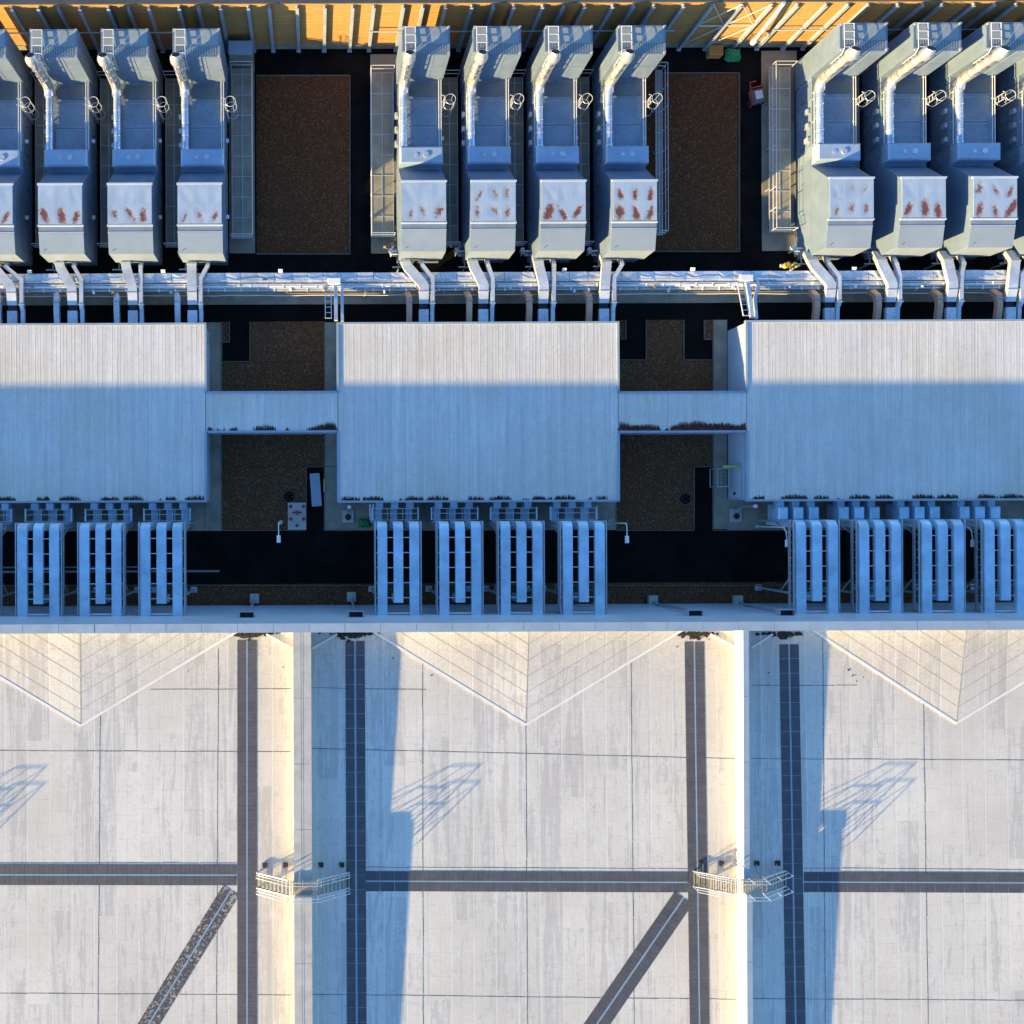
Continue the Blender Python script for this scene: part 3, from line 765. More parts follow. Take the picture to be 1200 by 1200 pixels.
    for x in (-1.38, -.72): mb.tube([(x, 6.55, 6.3), (x, 8.2, 6.25)], .032, 6); mb.tube([(x, 6.3, 4.6), (x, 6.3, 6.0), (x, 6.55, 6.3)], .032, 6)
    for k in range(4): mb.tube([(-1.38, 6.6 + k * .52, 6.3), (-.72, 6.6 + k * .52, 6.3)], .026, 6)
    for k in range(4): mb.tube([(-1.38, 6.3, 4.7 + k * .35), (-.72, 6.3, 4.7 + k * .35)], .026, 6)
    mb.build('tower_ladder', 'rail', tower)
    # exhaust
    ex = MB().tube([(-1.2, 1.4, 2.95), (-1.2, 5.3, 2.95)], .25, 14)
    exo = ex.build('exhaust_pipe', 'bluepipe', t)
    for y in (1.5, 2.4, 3.3, 4.2, 5.1): MB().tube([(-1.2, y, 2.95), (-1.2, y + .07, 2.95)], .275, 14).build('pipe_band', 'stainless', exo)
    for y in (1.9, 3.6): MB().box(-1.25, -1.15, y, y + .12, 2.5, 2.72).build('pipe_saddle', 'steel', exo)
    mb = MB().tube([(-1.2, 5.25, 2.95), (-1.2, 5.6, 3.02), (-1.2, 5.82, 3.25), (-1.2, 5.88, 3.6), (-1.2, 5.88, 4.4)], .36, 16)
    mb.tube([(-1.2, 5.88, 4.4), (-1.2, 5.88, 6.7)], .28, 16)
    for z in (3.6, 4.2, 5.0, 5.8): mb.tube([(-1.2, 5.88, z), (-1.2, 5.88, z + .08)], .36, 16)
    st = mb.build('exhaust_stack', 'stainless', t)
    mb = MB(); n = 18; rr = .44      # mitred outlet
    lo = [(-1.2 + rr * math.cos(2 * math.pi * i / n), 5.88 + rr * math.sin(2 * math.pi * i / n), 6.65) for i in range(n)]
    md = [(x, y, 7.0) for x, y, _ in lo]
    hi = [(-1.2 + (x + 1.2) * .6, 5.98 + (y - 5.88) * .6, 7.3 - .5 * (y - 5.88)) for x, y, _ in lo]
    F4 = lambda o: [(o + i, o + (i + 1) % n, o + (i + 1) % n + n, o + i + n) for i in range(n)]
    mb.add(lo + md + hi, F4(0) + F4(n), True); mb.add(lo, [tuple(range(n))])
    mb.build('stack_outlet', 'stainless', st)
    MB().add([(x, y, z - .02) for x, y, z in hi], [tuple(range(n))]).build('stack_mouth', 'black', st)
    mb = MB().tube([(-1.3, 5.6, 2.9), (-1.3, 5.5, 6.6)], .03, 5).tube([(-1.05, 5.55, 2.9), (-1.05, 5.5, 6.6)], .03, 5)
    for k in range(9): mb.tube([(-1.3, 5.55, 3.6 + k * .32), (-1.05, 5.53, 3.6 + k * .32)], .024, 5)
    mb.build('stack_ladder', 'gen_dark', st)
    MB().tube([(-1.2, 5.9, 6.9), (1.5, 8.2, 6.15)], .013, 5).build('stay_rod', 'rail', st)
    MB().tube([(-1.2, 5.9, 6.6), (.6, 8.2, 6.15)], .013, 5).build('stay_rod', 'rail', st)
    # rails along the open roof
    for x, ya in ((1.46, 6.35), (1.30, 6.35), (-1.47, 5.3)):
        mb = MB().tube([(x, 1.5, 2.75), (x, ya, 2.75)], .035, 6)
        for y in (1.6, 3.2, 4.8, ya - .05): mb.tube([(x, y, 2.48), (x, y, 2.75)], .025, 5)
        mb.build('roof_rail', 'rail', t)
    # caged ladder on the right flank
    mb = MB()
    for y in (4.42, 4.85): mb.tube([(1.62, y, .3), (1.62, y, 3.5), (1.4, y, 3.6)], .028, 6)
    for k in range(10): mb.tube([(1.62, 4.42, .5 + k * .3), (1.62, 4.85, .5 + k * .3)], .02, 5)
    lad = mb.build('side_ladder', 'rail', t)
    mb = MB()
    for z in (1.5, 2.6, 3.5): mb.ring(2.0, 4.63, z, .36, .018)
    for a in (-60, 0, 60): mb.bar((2.0 + .37 * math.cos(R(a)), 4.63 + .37 * math.sin(R(a)), 1.5), (2.0 + .37 * math.cos(R(a)), 4.63 + .37 * math.sin(R(a)), 3.5), .02, .012)
    mb.build('safety_cage', 'rail', lad)
    for y in (2.5, -2.9):
        MB().cbox(1.518, 1.74, y - .12, y + .12, 1.9, 2.1, .03).build('wall_lamp', 'white', t)
    # front pipework under the hood
    mb = MB().tube([(-1.9, -5.3, .1), (-1.9, -5.3, 1.2), (-1.5, -5.3, 1.3)], .06, 6).tube([(-2.05, -5.35, .8), (-1.5, -5.35, .8)], .05, 6)
    mb.cyl(-1.95, -5.1, .6, .95, .16, 10)
    mb.build('fuel_valve', 'white', t)
    return t, lid
G = {
 'left': ([(-11, 237), (70.5, 237), (152, 237), (234, 237)], -.10),
 'middle': ([(497, 234), (578.5, 234), (660.5, 234), (744, 234)], .0),
 'right': ([(998, 230), (1082.5, 230), (1166, 230), (1249.5, 230)], .12)}
RUST = {'left': [(.8, .1), (.95, .1), (.75, .0), (.6, .0)], 'middle': [(.62, .1), (.6, .62), (1.0, .2), (1.0, .95)], 'right': [(.5, .25), (.95, .1), (1.0, .6), (.5, .2)]}
GL = {
 'left': ['generator cut by the left edge, rust spot on its hood lid', 'generator second from the left edge, three strong rust spots across its hood lid',
          'generator third from the left edge, thin slanting rust streaks on its hood lid', 'rightmost generator of the left block, faint brown marks beside the grated platform'],
 'middle': ['leftmost generator of the middle block, beside the partly sunlit platform', 'second generator of the middle block, small brown marks all over its hood lid',
            'third generator of the middle block, three dark rust spots along the lid front', 'rightmost generator of the middle block, hood lid covered with six rust-red patches'],
 'right': ['leftmost generator of the right block with its grey side wall fully in view', 'second generator of the right block, three rust spots along its lid front',
           'third generator of the right block, rust patches at back and front of its lid', 'generator mostly beyond the right edge of the view']}
proto = None; GPOS = {}
for blk in ('left', 'middle', 'right'):
    pts, dy = G[blk]; GPOS[blk] = []
    for i, (px, py) in enumerate(pts):
        X = wx(px, 4.68, py); loc = (X, YG + dy, 0); GPOS[blk].append(loc)
        if proto is None:
            proto, _ = make_generator(loc, GL[blk][i]); o = proto
        else: o = dup(proto, loc, GL[blk][i])
        for ch in o.children:
            for g in ch.children:
                if g.name.startswith('hood_lid'): g['rust'], g['rust_back'] = RUST[blk][i]

# ------------------------------------------------------------------ grated access platforms with rails
def platform(label, x0, x1, y0, y1, z, rails='lr', group='access platforms beside the generators'):
    t = thing('access_platform', label, 'platform', ((x0 + x1) / 2, y0, 0), group)
    cx = (x0 + x1) / 2; a, b, L = x0 - cx, x1 - cx, y1 - y0
    mb = MB().box(a, b, 0, L, z - .08, z - .03)
    mb.build('deck', 'concrete', t)
    mb = MB(); y = 0
    while y < L: mb.box(a, b, y, y + .05, z - .028, z + .01); y += 1.48
    for x in (a, (a + b) / 2 - .02, b - .05): mb.box(x, x + .05, .052, L - .01, z - .028, z + .006)
    mb.build('deck_frame', 'steel', t)
    for ch, x in (('l', a), ('r', b)):
        if ch in rails:
            mb = MB()
            for h in (1.05, .55): mb.tube([(x, 0, z + h), (x, L, z + h)], .026, 5)
            y = 0
            while y <= L + .01: mb.tube([(x, y, z), (x, y, z + 1.05)], .024, 5); y += L / 8
            mb.build('handrail', 'rail', t)
    for y in (0, L):
        mb = MB()
        for h in (1.05, .55): mb.tube([(a, y, z + h), (b, y, z + h)], .026, 5)
        for x in (a, b): mb.tube([(x, y, z), (x, y, z + 1.05)], .026, 5)
        mb.build('end_rail', 'rail', t)
    mb = MB(); y = .2
    while y < L:
        for x in (a + .1, b - .1): mb.bar((x, y, 0), (x, y, z - .08), .08)
        y += 3
    mb.build('stub_legs', 'steel', t)
    return t
gm = GPOS['middle']; gl = GPOS['left']; gr = GPOS['right']
platform('grated platform with rails on the right flank of the left generator block', wx(273, .8), wx(298, .8), wy(279, .8), wy(80, .8), .8, 'r')
platform('partly sunlit grated platform on the left flank of the middle generator block', wx(436, .8), wx(463, .8), wy(278, .8), wy(85, .8), .8, 'l')
platform('narrow railed platform on the right flank of the middle generator block', wx(770, .8), wx(778, .8), wy(277, .8), wy(83, .8), .8, 'r')
platform('railed grated platform on the left flank of the right generator block', wx(903, .8), wx(928, .8), wy(274, .8), wy(82, .8), .8, 'l')
nm = ['first', 'second', 'third']
for blk, gp in GPOS.items():
    for i in range(3):
        x = (gp[i][0] + gp[i + 1][0]) / 2
        platform(['dark walkway between the cut-off generator and its neighbour in the left block', 'dark walkway between the three-spot generator and its right neighbour in the left block', 'dark walkway left of the rightmost generator of the left block'][i] if blk == 'left'
                 else 'dark walkway between the %s and %s generators of the %s block' % (nm[i], ['second', 'third', 'last'][i], blk),
                 x - .62, x + .62, YG - 4.7, YG + 7.6, .45, '', 'shaded walkways between generators')

# ------------------------------------------------------------------ timber screen wall along the top
YT = 34.0; TZ = 5.9
tf = thing('timber_screen_wall', 'tall orange-brown timber board wall with steel posts behind the generators', 'timber wall', (0, YT, 0))
MB().box(-40, 62, 0, .12, .55, TZ).build('boarding', 'timber', tf)
MB().box(-40, 62, -.08, .2, 0, .55).build('plinth', 'concrete', tf)
MB().box(-40, 62, -.06, .24, TZ, TZ + .1).build('wall_cap', 'darkgrey', tf)
tops = [-49, -25, 9.5, 41, 65, 90, 124, 148, 172, 208, 231, 257, 290, 315, 348, 381, 414, 439, 474, 497, 524, 555, 581, 605, 639, 664, 689, 722, 747, 771, 806, 840, 874, 910, 941, 975, 1001, 1025, 1060, 1090, 1112, 1150, 1175, 1200, 1235, 1262, 1290]
for px in tops:
    X = wx(px, 6.4, 5)
    mb = MB().box(X - .11, X + .11, -.30, -.275, .1, TZ - .15).box(X - .11, X + .11, -.11, -.085, .1, TZ - .15).box(X - .015, X + .015, -.275, -.11, .1, TZ - .15)
    mb.box(X - .16, X + .16, -.36, -.083, .02, .1)
    mb.build('post', 'post_steel', tf)
mb = MB()
for a, b in ((-40, wx(205, 2.8, 42)), (wx(432, 2.8, 42), wx(790, 2.8, 42)), (wx(905, 2.8, 42), 62)): mb.tube([(a, -.36, 2.9), (b, -.36, 2.9)], .05, 6)
mb.build('rail', 'post_steel', tf)
mb = MB()
for a, b in ((840, 874), (874, 910)):
    xa_, xb_ = wx(a, 6.4, 5), wx(b, 6.4, 5)
    mb.tube([(xa_, -.2, .6), (xb_, -.2, 3.2)], .035, 5).tube([(xa_, -.2, 3.2), (xb_, -.2, 5.9)], .035, 5).tube([(xb_, -.2, 3.2), (xa_, -.2, 5.9)], .035, 5).tube([(xa_, -.2, 3.2), (xb_, -.2, 3.2)], .04, 5)
mb.build('cross_bracing', 'rail', tf)
X = wx(884, 2.5, 38); MB().tube([(X, -.9, 2.4), (X + .15, -.35, 6.3)], .12, 8).cyl(X, -.9, 2.25, 2.5, .2, 10).build('raking_prop', 'white', tf)
# concrete pier at the end of the left platform
X0_, Y1_ = W(268, 44, 1.6); X1_, Y0_ = W(297, 80, 1.6)
t = thing('concrete_pier', 'bluish concrete pier at the timber wall beside the left block platform', 'pier', ((X0_ + X1_) / 2, Y1_ - 1.0, 0))
MB().cbox(-.8, .8, -.4, .45, 0, 2.0, .06).build('shaft', 'concrete', t)
MB().box(-.85, .85, -.45, .5, 2.0, 2.12).build('capstone', 'coping', t)

# ------------------------------------------------------------------ service bridge with cable tray and pipes
yb1 = wy(319, 2.25, 500); yb0 = wy(330, 2.25, 500)
rk = thing('service_bridge', 'long low service bridge with foil-wrapped trunking and pipes along the generator fronts', 'pipe bridge', (0, yb0, 0))
wdt = yb1 - yb0
mb = MB(); x = -32
rr = random.Random(5)
while x < 62:
    L = rr.choice((1.1, 1.15, 1.25)); h = [2.23 + rr.uniform(-.05, .05) for _ in range(4)]; k = 2.25 + rr.uniform(-.02, .07)
    v = [(x, 0, h[0]), (x + L - .02, 0, h[1]), (x + L - .02, wdt, h[2]), (x, wdt, h[3]), (x + L * rr.uniform(.25, .75), wdt * rr.uniform(.3, .7), k), (x, 0, 1.85), (x + L - .02, 0, 1.85), (x + L - .02, wdt, 1.85), (x, wdt, 1.85)]
    mb.add(v, [(0, 1, 4), (1, 2, 4), (2, 3, 4), (3, 0, 4), (0, 5, 6, 1), (1, 6, 7, 2), (2, 7, 8, 3), (3, 8, 5, 0), (8, 7, 6, 5)]); x += L
mb.build('trunking', 'foil', rk)
MB().box(-32, 62, -.12, -.05, 1.97, 2.13).build('side_rail', 'rail', rk)
MB().tube([(-32, -.26, 2.07), (62, -.26, 2.07)], .10, 10).build('pipe', 'white', rk)
MB().tube([(-32, -.5, 1.97), (62, -.5, 1.97)], .085, 10).build('pipe', 'steel', rk)
MB().tube([(-32, -.68, 1.8), (62, -.68, 1.8)], .05, 8).build('pipe', 'brass', rk)
mb = MB(); x = -31.5
while x < 62:
    mb.box(x, x + .06, -.4, -.1, 2.14, 2.19) ; mb.box(x + .5, x + .58, -.62, -.38, 2.01, 2.09); x += 1.17
mb.box(-32, 62, -.115, -.105, 2.135, 2.15); mb.box(-32, 62, -.40, -.385, 2.01, 2.15)
mb.build('pipe_clips', 'white', rk)
x = -30
while x < 62:
    mb = MB().bar((x, wdt * .8, 0), (x, wdt * .8, 1.85), .12).bar((x, -.6, 0), (x, -.6, 1.85), .12).box(x - .06, x + .06, -.75, wdt, 1.71, 1.77)
    mb.build('trestle', 'steel', rk); x += 5.6
rr = random.Random(9)
for yo, zo, r, mt in ((-.36, 2.06, .022, 'black'), (-.15, 2.2, .028, 'rail'), (-.82, 1.72, .03, 'white'), (.12, 2.33, .03, 'steel')):
    pts = []; x = -32
    while x < 62: pts.append((x, yo + rr.uniform(-.03, .03), zo + rr.uniform(0, .03))); x += rr.uniform(.8, 2.2)
    MB().tube(pts, r, 5).build('cable', mt, rk)
x = -24
while x < 50:
    x += rr.uniform(.9, 2.6); w = rr.uniform(.08, .26); y = rr.choice((-.78, -.55, -.3, .1))
    MB().cbox(x, x + w, y, y + rr.uniform(.12, .26), 2.0, 2.0 + rr.uniform(.15, .36), .02).build('junction_box', rr.choice(('white', 'steel', 'foil', 'brass', 'rail')), rk)
# floodlights on the bridge
def flood(px, py, label):
    X, Y = W(px, py, 2.1)
    t = thing('floodlight', label, 'floodlight', (X, yb1 + .02, 2.1), 'small floodlights on the service bridge')
    MB().tube([(0, 0, 0), (0, .05, .25)], .025, 6).build('bracket', 'steel', t)
    mb = MB().add([(-.16, -.02, .2), (.16, -.02, .2), (.16, .2, .3), (-.16, .2, .3), (-.13, 0, .34), (.13, 0, .34), (.13, .17, .4), (-.13, .17, .4)], [(0, 1, 2, 3), (4, 5, 6, 7), (0, 1, 5, 4), (1, 2, 6, 5), (2, 3, 7, 6), (3, 0, 4, 7)])
    mb.build('lamp_housing', 'white', t)
for px, py, l in ((36, 316, 'floodlight on the bridge below the three-spot generator of the left block'), (192, 316, 'floodlight on the bridge between the last two left block generators'), (329, 316, 'floodlight on the bridge below the left gravel bed'),
                  (660, 312, 'floodlight on the bridge below the third middle block generator'), (810, 312, 'floodlight on the bridge below the right gravel bed'), (998, 310, 'floodlight on the bridge below the leftmost right block generator')):
    flood(px, py, 'small white ' + l)

# ------------------------------------------------------------------ ducts from the generators to the halls
WIDE = {'left': [(-9, 13), (69, 84), (147, 155), (224.5, 225)], 'middle': [(475, 497), (554, 567), (631, 637.5), (711, 709)], 'right': [(952, 974), (1033, 1046), (1111, 1117), (1190, 1187)]}
NARR = {'left': [(6, 25), (86, 95), (164.5, 165), (243, 235)], 'middle': [(495, 507), (572, 577.5), (649.5, 649), (729.5, 720)], 'right': [(972, 984), (1051, 1055), (1130.5, 1127), (1209, 1198)]}
BROWN = {'left': [0, 68, 138, 209], 'middle': [479, 549, 619, 689], 'right': [954, 1025.5, 1097, 1166.5]}
GN = {'left': ['cut-off left edge generator', 'second generator from the left', 'third generator from the left', 'rightmost left block generator'],
      'middle': ['leftmost middle block generator', 'second middle block generator', 'third middle block generator', 'rightmost middle block generator'],
      'right': ['leftmost right block generator', 'second right block generator', 'third right block generator', 'cut-off right edge generator']}
for bi, blk in enumerate(('left', 'middle', 'right')):
    yend = yn[bi] - .03; ystart = YG + G[blk][1] - 5.86
    for i in range(4):
        u, l = WIDE[blk][i]; zt = 2.62
        xu = wx(u, zt, 306); xl = wx(l, zt, 350)
        t = thing('cable_duct', 'wide silver duct from the %s to the hall roof edge' % GN[blk][i], 'duct', (xl, yend, 0), 'wide ducts between generators and halls')
        du = xu - xl; off = lambda y: y - yend
        pts = [(du, off(ystart), 1.95), (du, off(ystart - .55), 2.18), (du, off(17.35), 2.22)]
        if abs(du) > .25: pts = [(du, off(ystart), 2.0), (du, off(17.6), 2.5), (du * .85, off(17.2), 2.55), (du * .12, off(16.1), 2.55), (0, off(15.85), 2.53)]
        else: pts = [(du, off(ystart), 2.0), (du, off(17.5), 2.52), (0, off(15.85), 2.53)]
        pts += [(0, off(15.5), 2.5), (0, off(14.7), 2.3)]
        MB().duct(pts, .66, .3).build('duct_run', 'duct', t)
        MB().duct([(0, off(14.72), 2.25), (0, off(14.25), 2.15)], .6, .25).build('flexible_joint', 'black', t)
        MB().duct([(0, off(14.27), 2.3), (0, .06, 2.3)], .68, .32).build('wall_entry', 'duct', t)
        mb = MB()
        for p, q in zip(pts[:-1], pts[1:]):
            m = Vector(p).lerp(Vector(q), .5)
        for k in (1, len(pts) - 2): p = pts[k]; mb.box(p[0] - .37, p[0] + .37, p[1] - .03, p[1] + .03, p[2] - .18, p[2] + .18)
        mb.build('flange', 'steel', t)
        u, l = NARR[blk][i]; xu = wx(u, zt, 306); xl = wx(l, zt, 350); du = xu - xl
        t = thing('cable_pipe', 'narrow boxed pipe from the %s to the hall roof edge' % GN[blk][i], 'pipe', (xl, yend, 0), 'narrow pipes between generators and halls')
        pts = [(du, off(ystart), 1.9), (du, off(17.35), 2.48), (0, off(16.45), 2.5), (0, off(14.65), 2.5), (0, off(14.3), 2.25), (0, .06, 2.2)] if abs(du) > .12 else [(du, off(ystart), 1.9), (du, off(17.35), 2.48), (0, off(14.65), 2.5), (0, off(14.3), 2.25), (0, .06, 2.2)]
        MB().duct(pts, .27, .27).build('pipe_run', 'duct', t)
        MB().box(-.2, .2, off(14.7), off(14.63), 2.3, 2.68).build('clamp', 'steel', t)
        l = BROWN[blk][i]; xl = wx(l, 2, 360)
        t = thing('drop_duct', 'short %s drop duct entering the hall below the %s' % ('grey' if blk == 'left' else 'brownish', GN[blk][i]), 'duct', (xl, yend, 0), 'short drop ducts at the hall roof edges')
        MB().duct([(-.15, off(15.6), 1.8), (-.05, off(15.35), 2.0), (0, off(15.1), 2.25), (0, off(14.4), 2.3), (0, .06, 2.1)], .38, .36).build('duct_run', 'duct' if blk == 'left' else 'copper', t)
        MB().box(-.24, .24, off(14.95), off(14.9), 2.05, 2.5).build('flange', 'steel', t)
        # pipe goalpost before each hood
        gx, gy = GPOS[blk][i][0], GPOS[blk][i][1]
        t = thing('pipe_support', 'small steel pipe support frame in front of the %s' % GN[blk][i], 'support frame', (gx - 1.45 if blk != 'right' else gx - 1.7, gy - 6.5, 0), 'pipe support frames in front of generators')
        MB().bar((0, 0, 0), (0, 0, 1.5), .09).build('upright', 'steel', t)
        mb = MB().tube([(-.45, 0, 1.5), (.9, 0, 1.5)], .06, 6).tube([(-.45, .9, 1.2), (.5, .9, 1.2)], .06, 6).bar((0, 0, 1.45), (0, .95, 1.2), .07)
        mb.build('crossbar', 'steel', t)
# valve clusters beside the middle and right block hoods
def valve_cluster(px, py, col, label):
    X, Y = W(px, py, .6)
    t = thing('valve_cluster', label, 'valve', (X, Y, 0), 'pipe valves beside the generator fronts')
    mb = MB().tube([(-.6, 0, .5), (.6, 0, .5)], .12, 10).tube([(.1, .35, .1), (.1, 0, .5), (.1, -.4, .6)], .09, 8)
    mb.build('pipe_stub', 'rail', t)
    mb = MB().cyl(-.25, 0, .45, .85, .2, 12).cyl(.3, .05, .45, .8, .16, 12); mb.build('valve_body', col, t)
    MB().ring(-.25, 0, .95, .2, .03, 14).build('handwheel', 'darkgrey', t)
valve_cluster(459, 289, 'brass', 'brown brass valve cluster at the foot of the middle block platform')
valve_cluster(537, 288, 'brass', 'brown brass valve cluster between the first two middle block generators')
valve_cluster(925, 311, 'yellow', 'yellow valve cluster at the foot of the right block platform')

# cable ladders rising to the halls
def cable_ladder(px0, px1, py0, py1, label, bend):
    z = 2.35; xa_, ya_ = W(px0, py0, z); xb_, yb_ = W(px1, py1, z)
    t = thing('cable_ladder', label, 'cable ladder', (xa_, yb_, 0), 'cable ladders between bridge and halls')
    L = ya_ - yb_; mb = MB()
    for x in (0, .42): mb.bar((x, -.0, z + .9), (x, L, z), .05, .1)
    k = 0
    while k < L: mb.bar((0, k, z + .9 - .9 * k / L), (.42, k, z + .9 - .9 * k / L), .045); k += .42
    mb.build('rungs', 'rail', t)
    mb = MB().duct([(.75, -.1, 2.9), (.75, L * .7, 2.5), (.75, L, 2.3), (.75, L + .5, 2.1)], .24, .2); mb.build('trunk', 'rail', t)
    MB().duct([(1.2, -.1, 2.6), (1.2, L * .55, 2.4), (1.2 + bend, L * .85, 2.3), (1.2 + bend, L + .2, 2.1)], .2, .2).build('conduit', 'duct', t)
    MB().cbox(.2, 1.1, L + .1, L + .55, 2.2, 2.45, .03).build('junction_box', 'white', t)
cable_ladder(381, 381, 335, 376, 'white cable ladder at the top left corner of the middle hall', .0)
cable_ladder(864, 864, 331, 373, 'white cable ladder at the top left corner of the right hall', .3)

# ------------------------------------------------------------------ air duct units between halls and warehouse
def make_unit(loc, label, bulky):
    t = thing('air_duct_unit', label, 'air duct', loc, 'triple air ducts between the halls and the warehouse')
    # local y=0 at the hall south wall, warehouse wall at y=-LW
    LW = .70 + 7.0
    zt = 5.2; xo = (-1.08, 0, 1.08); dh = .34
    for k, x in enumerate(xo):
        end = -LW if k != 1 else -LW + .85
        prof = []
        yb = -1.62
        arc = [(yb + .35 * (1 - math.sin(a)) * 1.0 + .0, zt - .35 * (1 - math.cos(a))) for a in [R(90) * i / 6 for i in range(7)]]
        outer = [(end, zt)] + [(yb - .35 + .6 * math.sin(a), zt - .6 + .6 * math.cos(a)) for a in [R(15) * i for i in range(7)]]
        outer += [(yb + .25, 1.0)]
        inner = [(yb - .10, 1.0), (yb - .30, zt - dh), (end, zt - dh)]
        mb = MB().prism_x(outer + inner, x - .32, x + .32)
        if k == 1: mb.box(x - .32, x + .32, end - .002, end + .5, zt - 1.6, zt - dh - .001)
        du = mb.build('duct', 'duct_blue', t)
        for y in (-2.75, -3.95, -5.2):
            if y > end: MB().box(x - .328, x + .328, y, y + .03, zt - dh + .01, zt + .006).build('duct_seam', 'duct_blue', du)
        MB().box(x - .25, x + .25, -.5, -.02, 1.9, 2.45).build('wall_stub', 'duct_blue', du)
        MB().box(x - .24, x + .24, yb + .252, -.3, 1.1, 1.6).build('lower_link', 'duct_blue', du)
        if bulky: MB().cbox(x - .34, x + .34, yb + .252, -.48, 1.88, 2.9, .08).build('riser_box', 'duct_blue', du)
    for s in (-1, 1):
        mb = MB().box(s * 1.50, s * 1.60, -LW + .02, -1.35, zt - .75, zt - .55)
        mb.box(s * 1.52, s * 1.58, -LW + .02, -1.35, zt - .2, zt - .1)
        y = -LW + .1
        while y < -1.4: mb.box(s * 1.53, s * 1.57, y, y + .04, zt - .55, zt - .2); y += .52
        mb.build('side_frame', 'steel', t)
    for k in range(5): MB().bar((-1.5, -2.45 - k * 1.02, zt - .2), (1.5, -2.45 - k * 1.02, zt - .2), .06).build('cross_rung', 'rail', t)
    MB().bar((-1.5, -LW + .12, zt - .25), (1.5, -LW + .12, zt - .25), .12).build('cross_rung', 'rail', t)
    for s in (-1, 1):
        lg = MB().bar((s * 1.5, -LW + 1.35, .05), (s * 1.5, -LW + 1.35, zt - .75), .14).bar((s * 1.5, -LW + 2.3, zt - .8), (s * 1.5, -LW + 1.35, zt - 2.0), .07).build('leg', 'steel', t)
        MB().cbox(s * 1.5 - .24, s * 1.5 + .24, -LW + 1.13, -LW + 1.57, .02, .09, .02).build('base_plate', 'steel', lg)
        lg = MB().bar((s * 1.5, -1.45, .05), (s * 1.5, -1.45, zt - .75), .14).build('leg', 'steel', t)
        mb = MB().bar((s * 1.5, -1.45, 2.4), (s * 1.5, -2.3, zt - .8), .06); mb.build('knee_brace', 'steel', lg)
    if not bulky:                    # service grating over the stubs
        mb = MB(); z = 2.62
        for y in (-.5, -.85, -1.3): mb.box(-1.62, 1.62, y, y + .045, z, z + .05)
        x = -1.6
        while x < 1.62: mb.box(x, x + .035, -1.255, -.502, z, z + .045); x += .53
        g = mb.build('service_grating', 'steel', t)
        for x in (-1.62, 1.62): MB().bar((x, -1.3, 2.7), (x, -.4, 2.7), .08, .18).build('grating_edge', 'duct_blue', g)
    return t
UP = {'left': [-29, 44.5, 117.5, 189], 'middle': [467, 539.5, 611.5, 684.5], 'right': [958, 1032, 1105.5, 1179]}
UL = {'left': ['triple blue-grey duct cut by the left edge', 'triple duct second from the left edge, faint grey stain on left run', 'triple duct third from the left edge', 'rightmost triple duct of the left group, next to the dark open road'],
      'middle': ['leftmost triple duct of the middle group, near the green tarpaulin', 'second triple duct of the middle group', 'third triple duct of the middle group', 'rightmost triple duct of the middle group'],
      'right': ['leftmost triple duct of the right group with a bulky riser', 'second triple duct of the right group with a bulky riser', 'third triple duct of the right group with a bulky riser', 'triple duct with bulky riser at the right edge']}
pu = {}
for blk in UP:
    for i, px in enumerate(UP[blk]):
        X = wx(px, 5.2, 668); loc = (X, .70, 0)
        key = blk == 'right'
        if key not in pu: pu[key] = make_unit(loc, UL[blk][i], key)
        else: dup(pu[key], loc, UL[blk][i])

# ------------------------------------------------------------------ small things in the yard
def lamp(px, py, label, arm=.0):
    X, Y = W(px, py, 4.0)
    t = thing('street_lamp', label, 'street lamp', (X, Y, 0), 'white yard lamps')
    MB().cyl(0, 0, 0, 4.0, .06, 8, .045).build('pole', 'white', t)
    MB().cyl(0, 0, 0, .12, .16, 10).build('foot', 'steel', t)
    MB().tube([(0, 0, 3.95), (arm * .2, -.25, 4.1), (arm * .5, -.9, 4.12)], .035, 6).build('arm', 'white', t)
    mb = MB().cbox(arm * .5 - .13, arm * .5 + .13, -1.35, -.85, 4.06, 4.18, .05)
    hd = mb.build('lamp_head', 'white', t)
    MB().box(arm * .5 - .09, arm * .5 + .09, -1.3, -.95, 4.04, 4.06).build('lens', 'paleconc', hd)
lamp(326.5, 613, 'white yard lamp over the road left of the red-marked slab')
lamp(734, 613.5, 'white yard lamp over the road right of the middle duct group')
lamp(919, 618, 'white yard lamp beside the leftmost duct of the right group', .3)
lamp(1136, 618, 'white yard lamp before the duct at the right edge', .3)

X, Y = W(348, 605, .2)
t = thing('hydrant_slab', 'pale square slab with red round covers beside the dark trench', 'hydrant slab', (X, Y, 0))
MB().cbox(-.67, .67, -1.0, 1.0, .03, .22, .04).build('slab', 'paleconc', t)
for (x, y) in ((-.45, .72), (.48, .72), (-.45, -.2), (.48, -.2)):
    mb = MB().cyl(x, y, .22, .26, .13, 12).ring(x, y, .27, .09, .02, 10); mb.build('cover', 'red', t)
mb = MB().bar((-.35, .28, .3), (.35, .28, .3), .1).cyl(0, .28, .22, .5, .1, 10).bar((0, .1, .3), (0, .45, .3), .08); mb.build('valve_handle', 'red', t)
MB().cyl(0, -.68, .22, .25, .12, 12).build('drain', 'darkgrey', t)

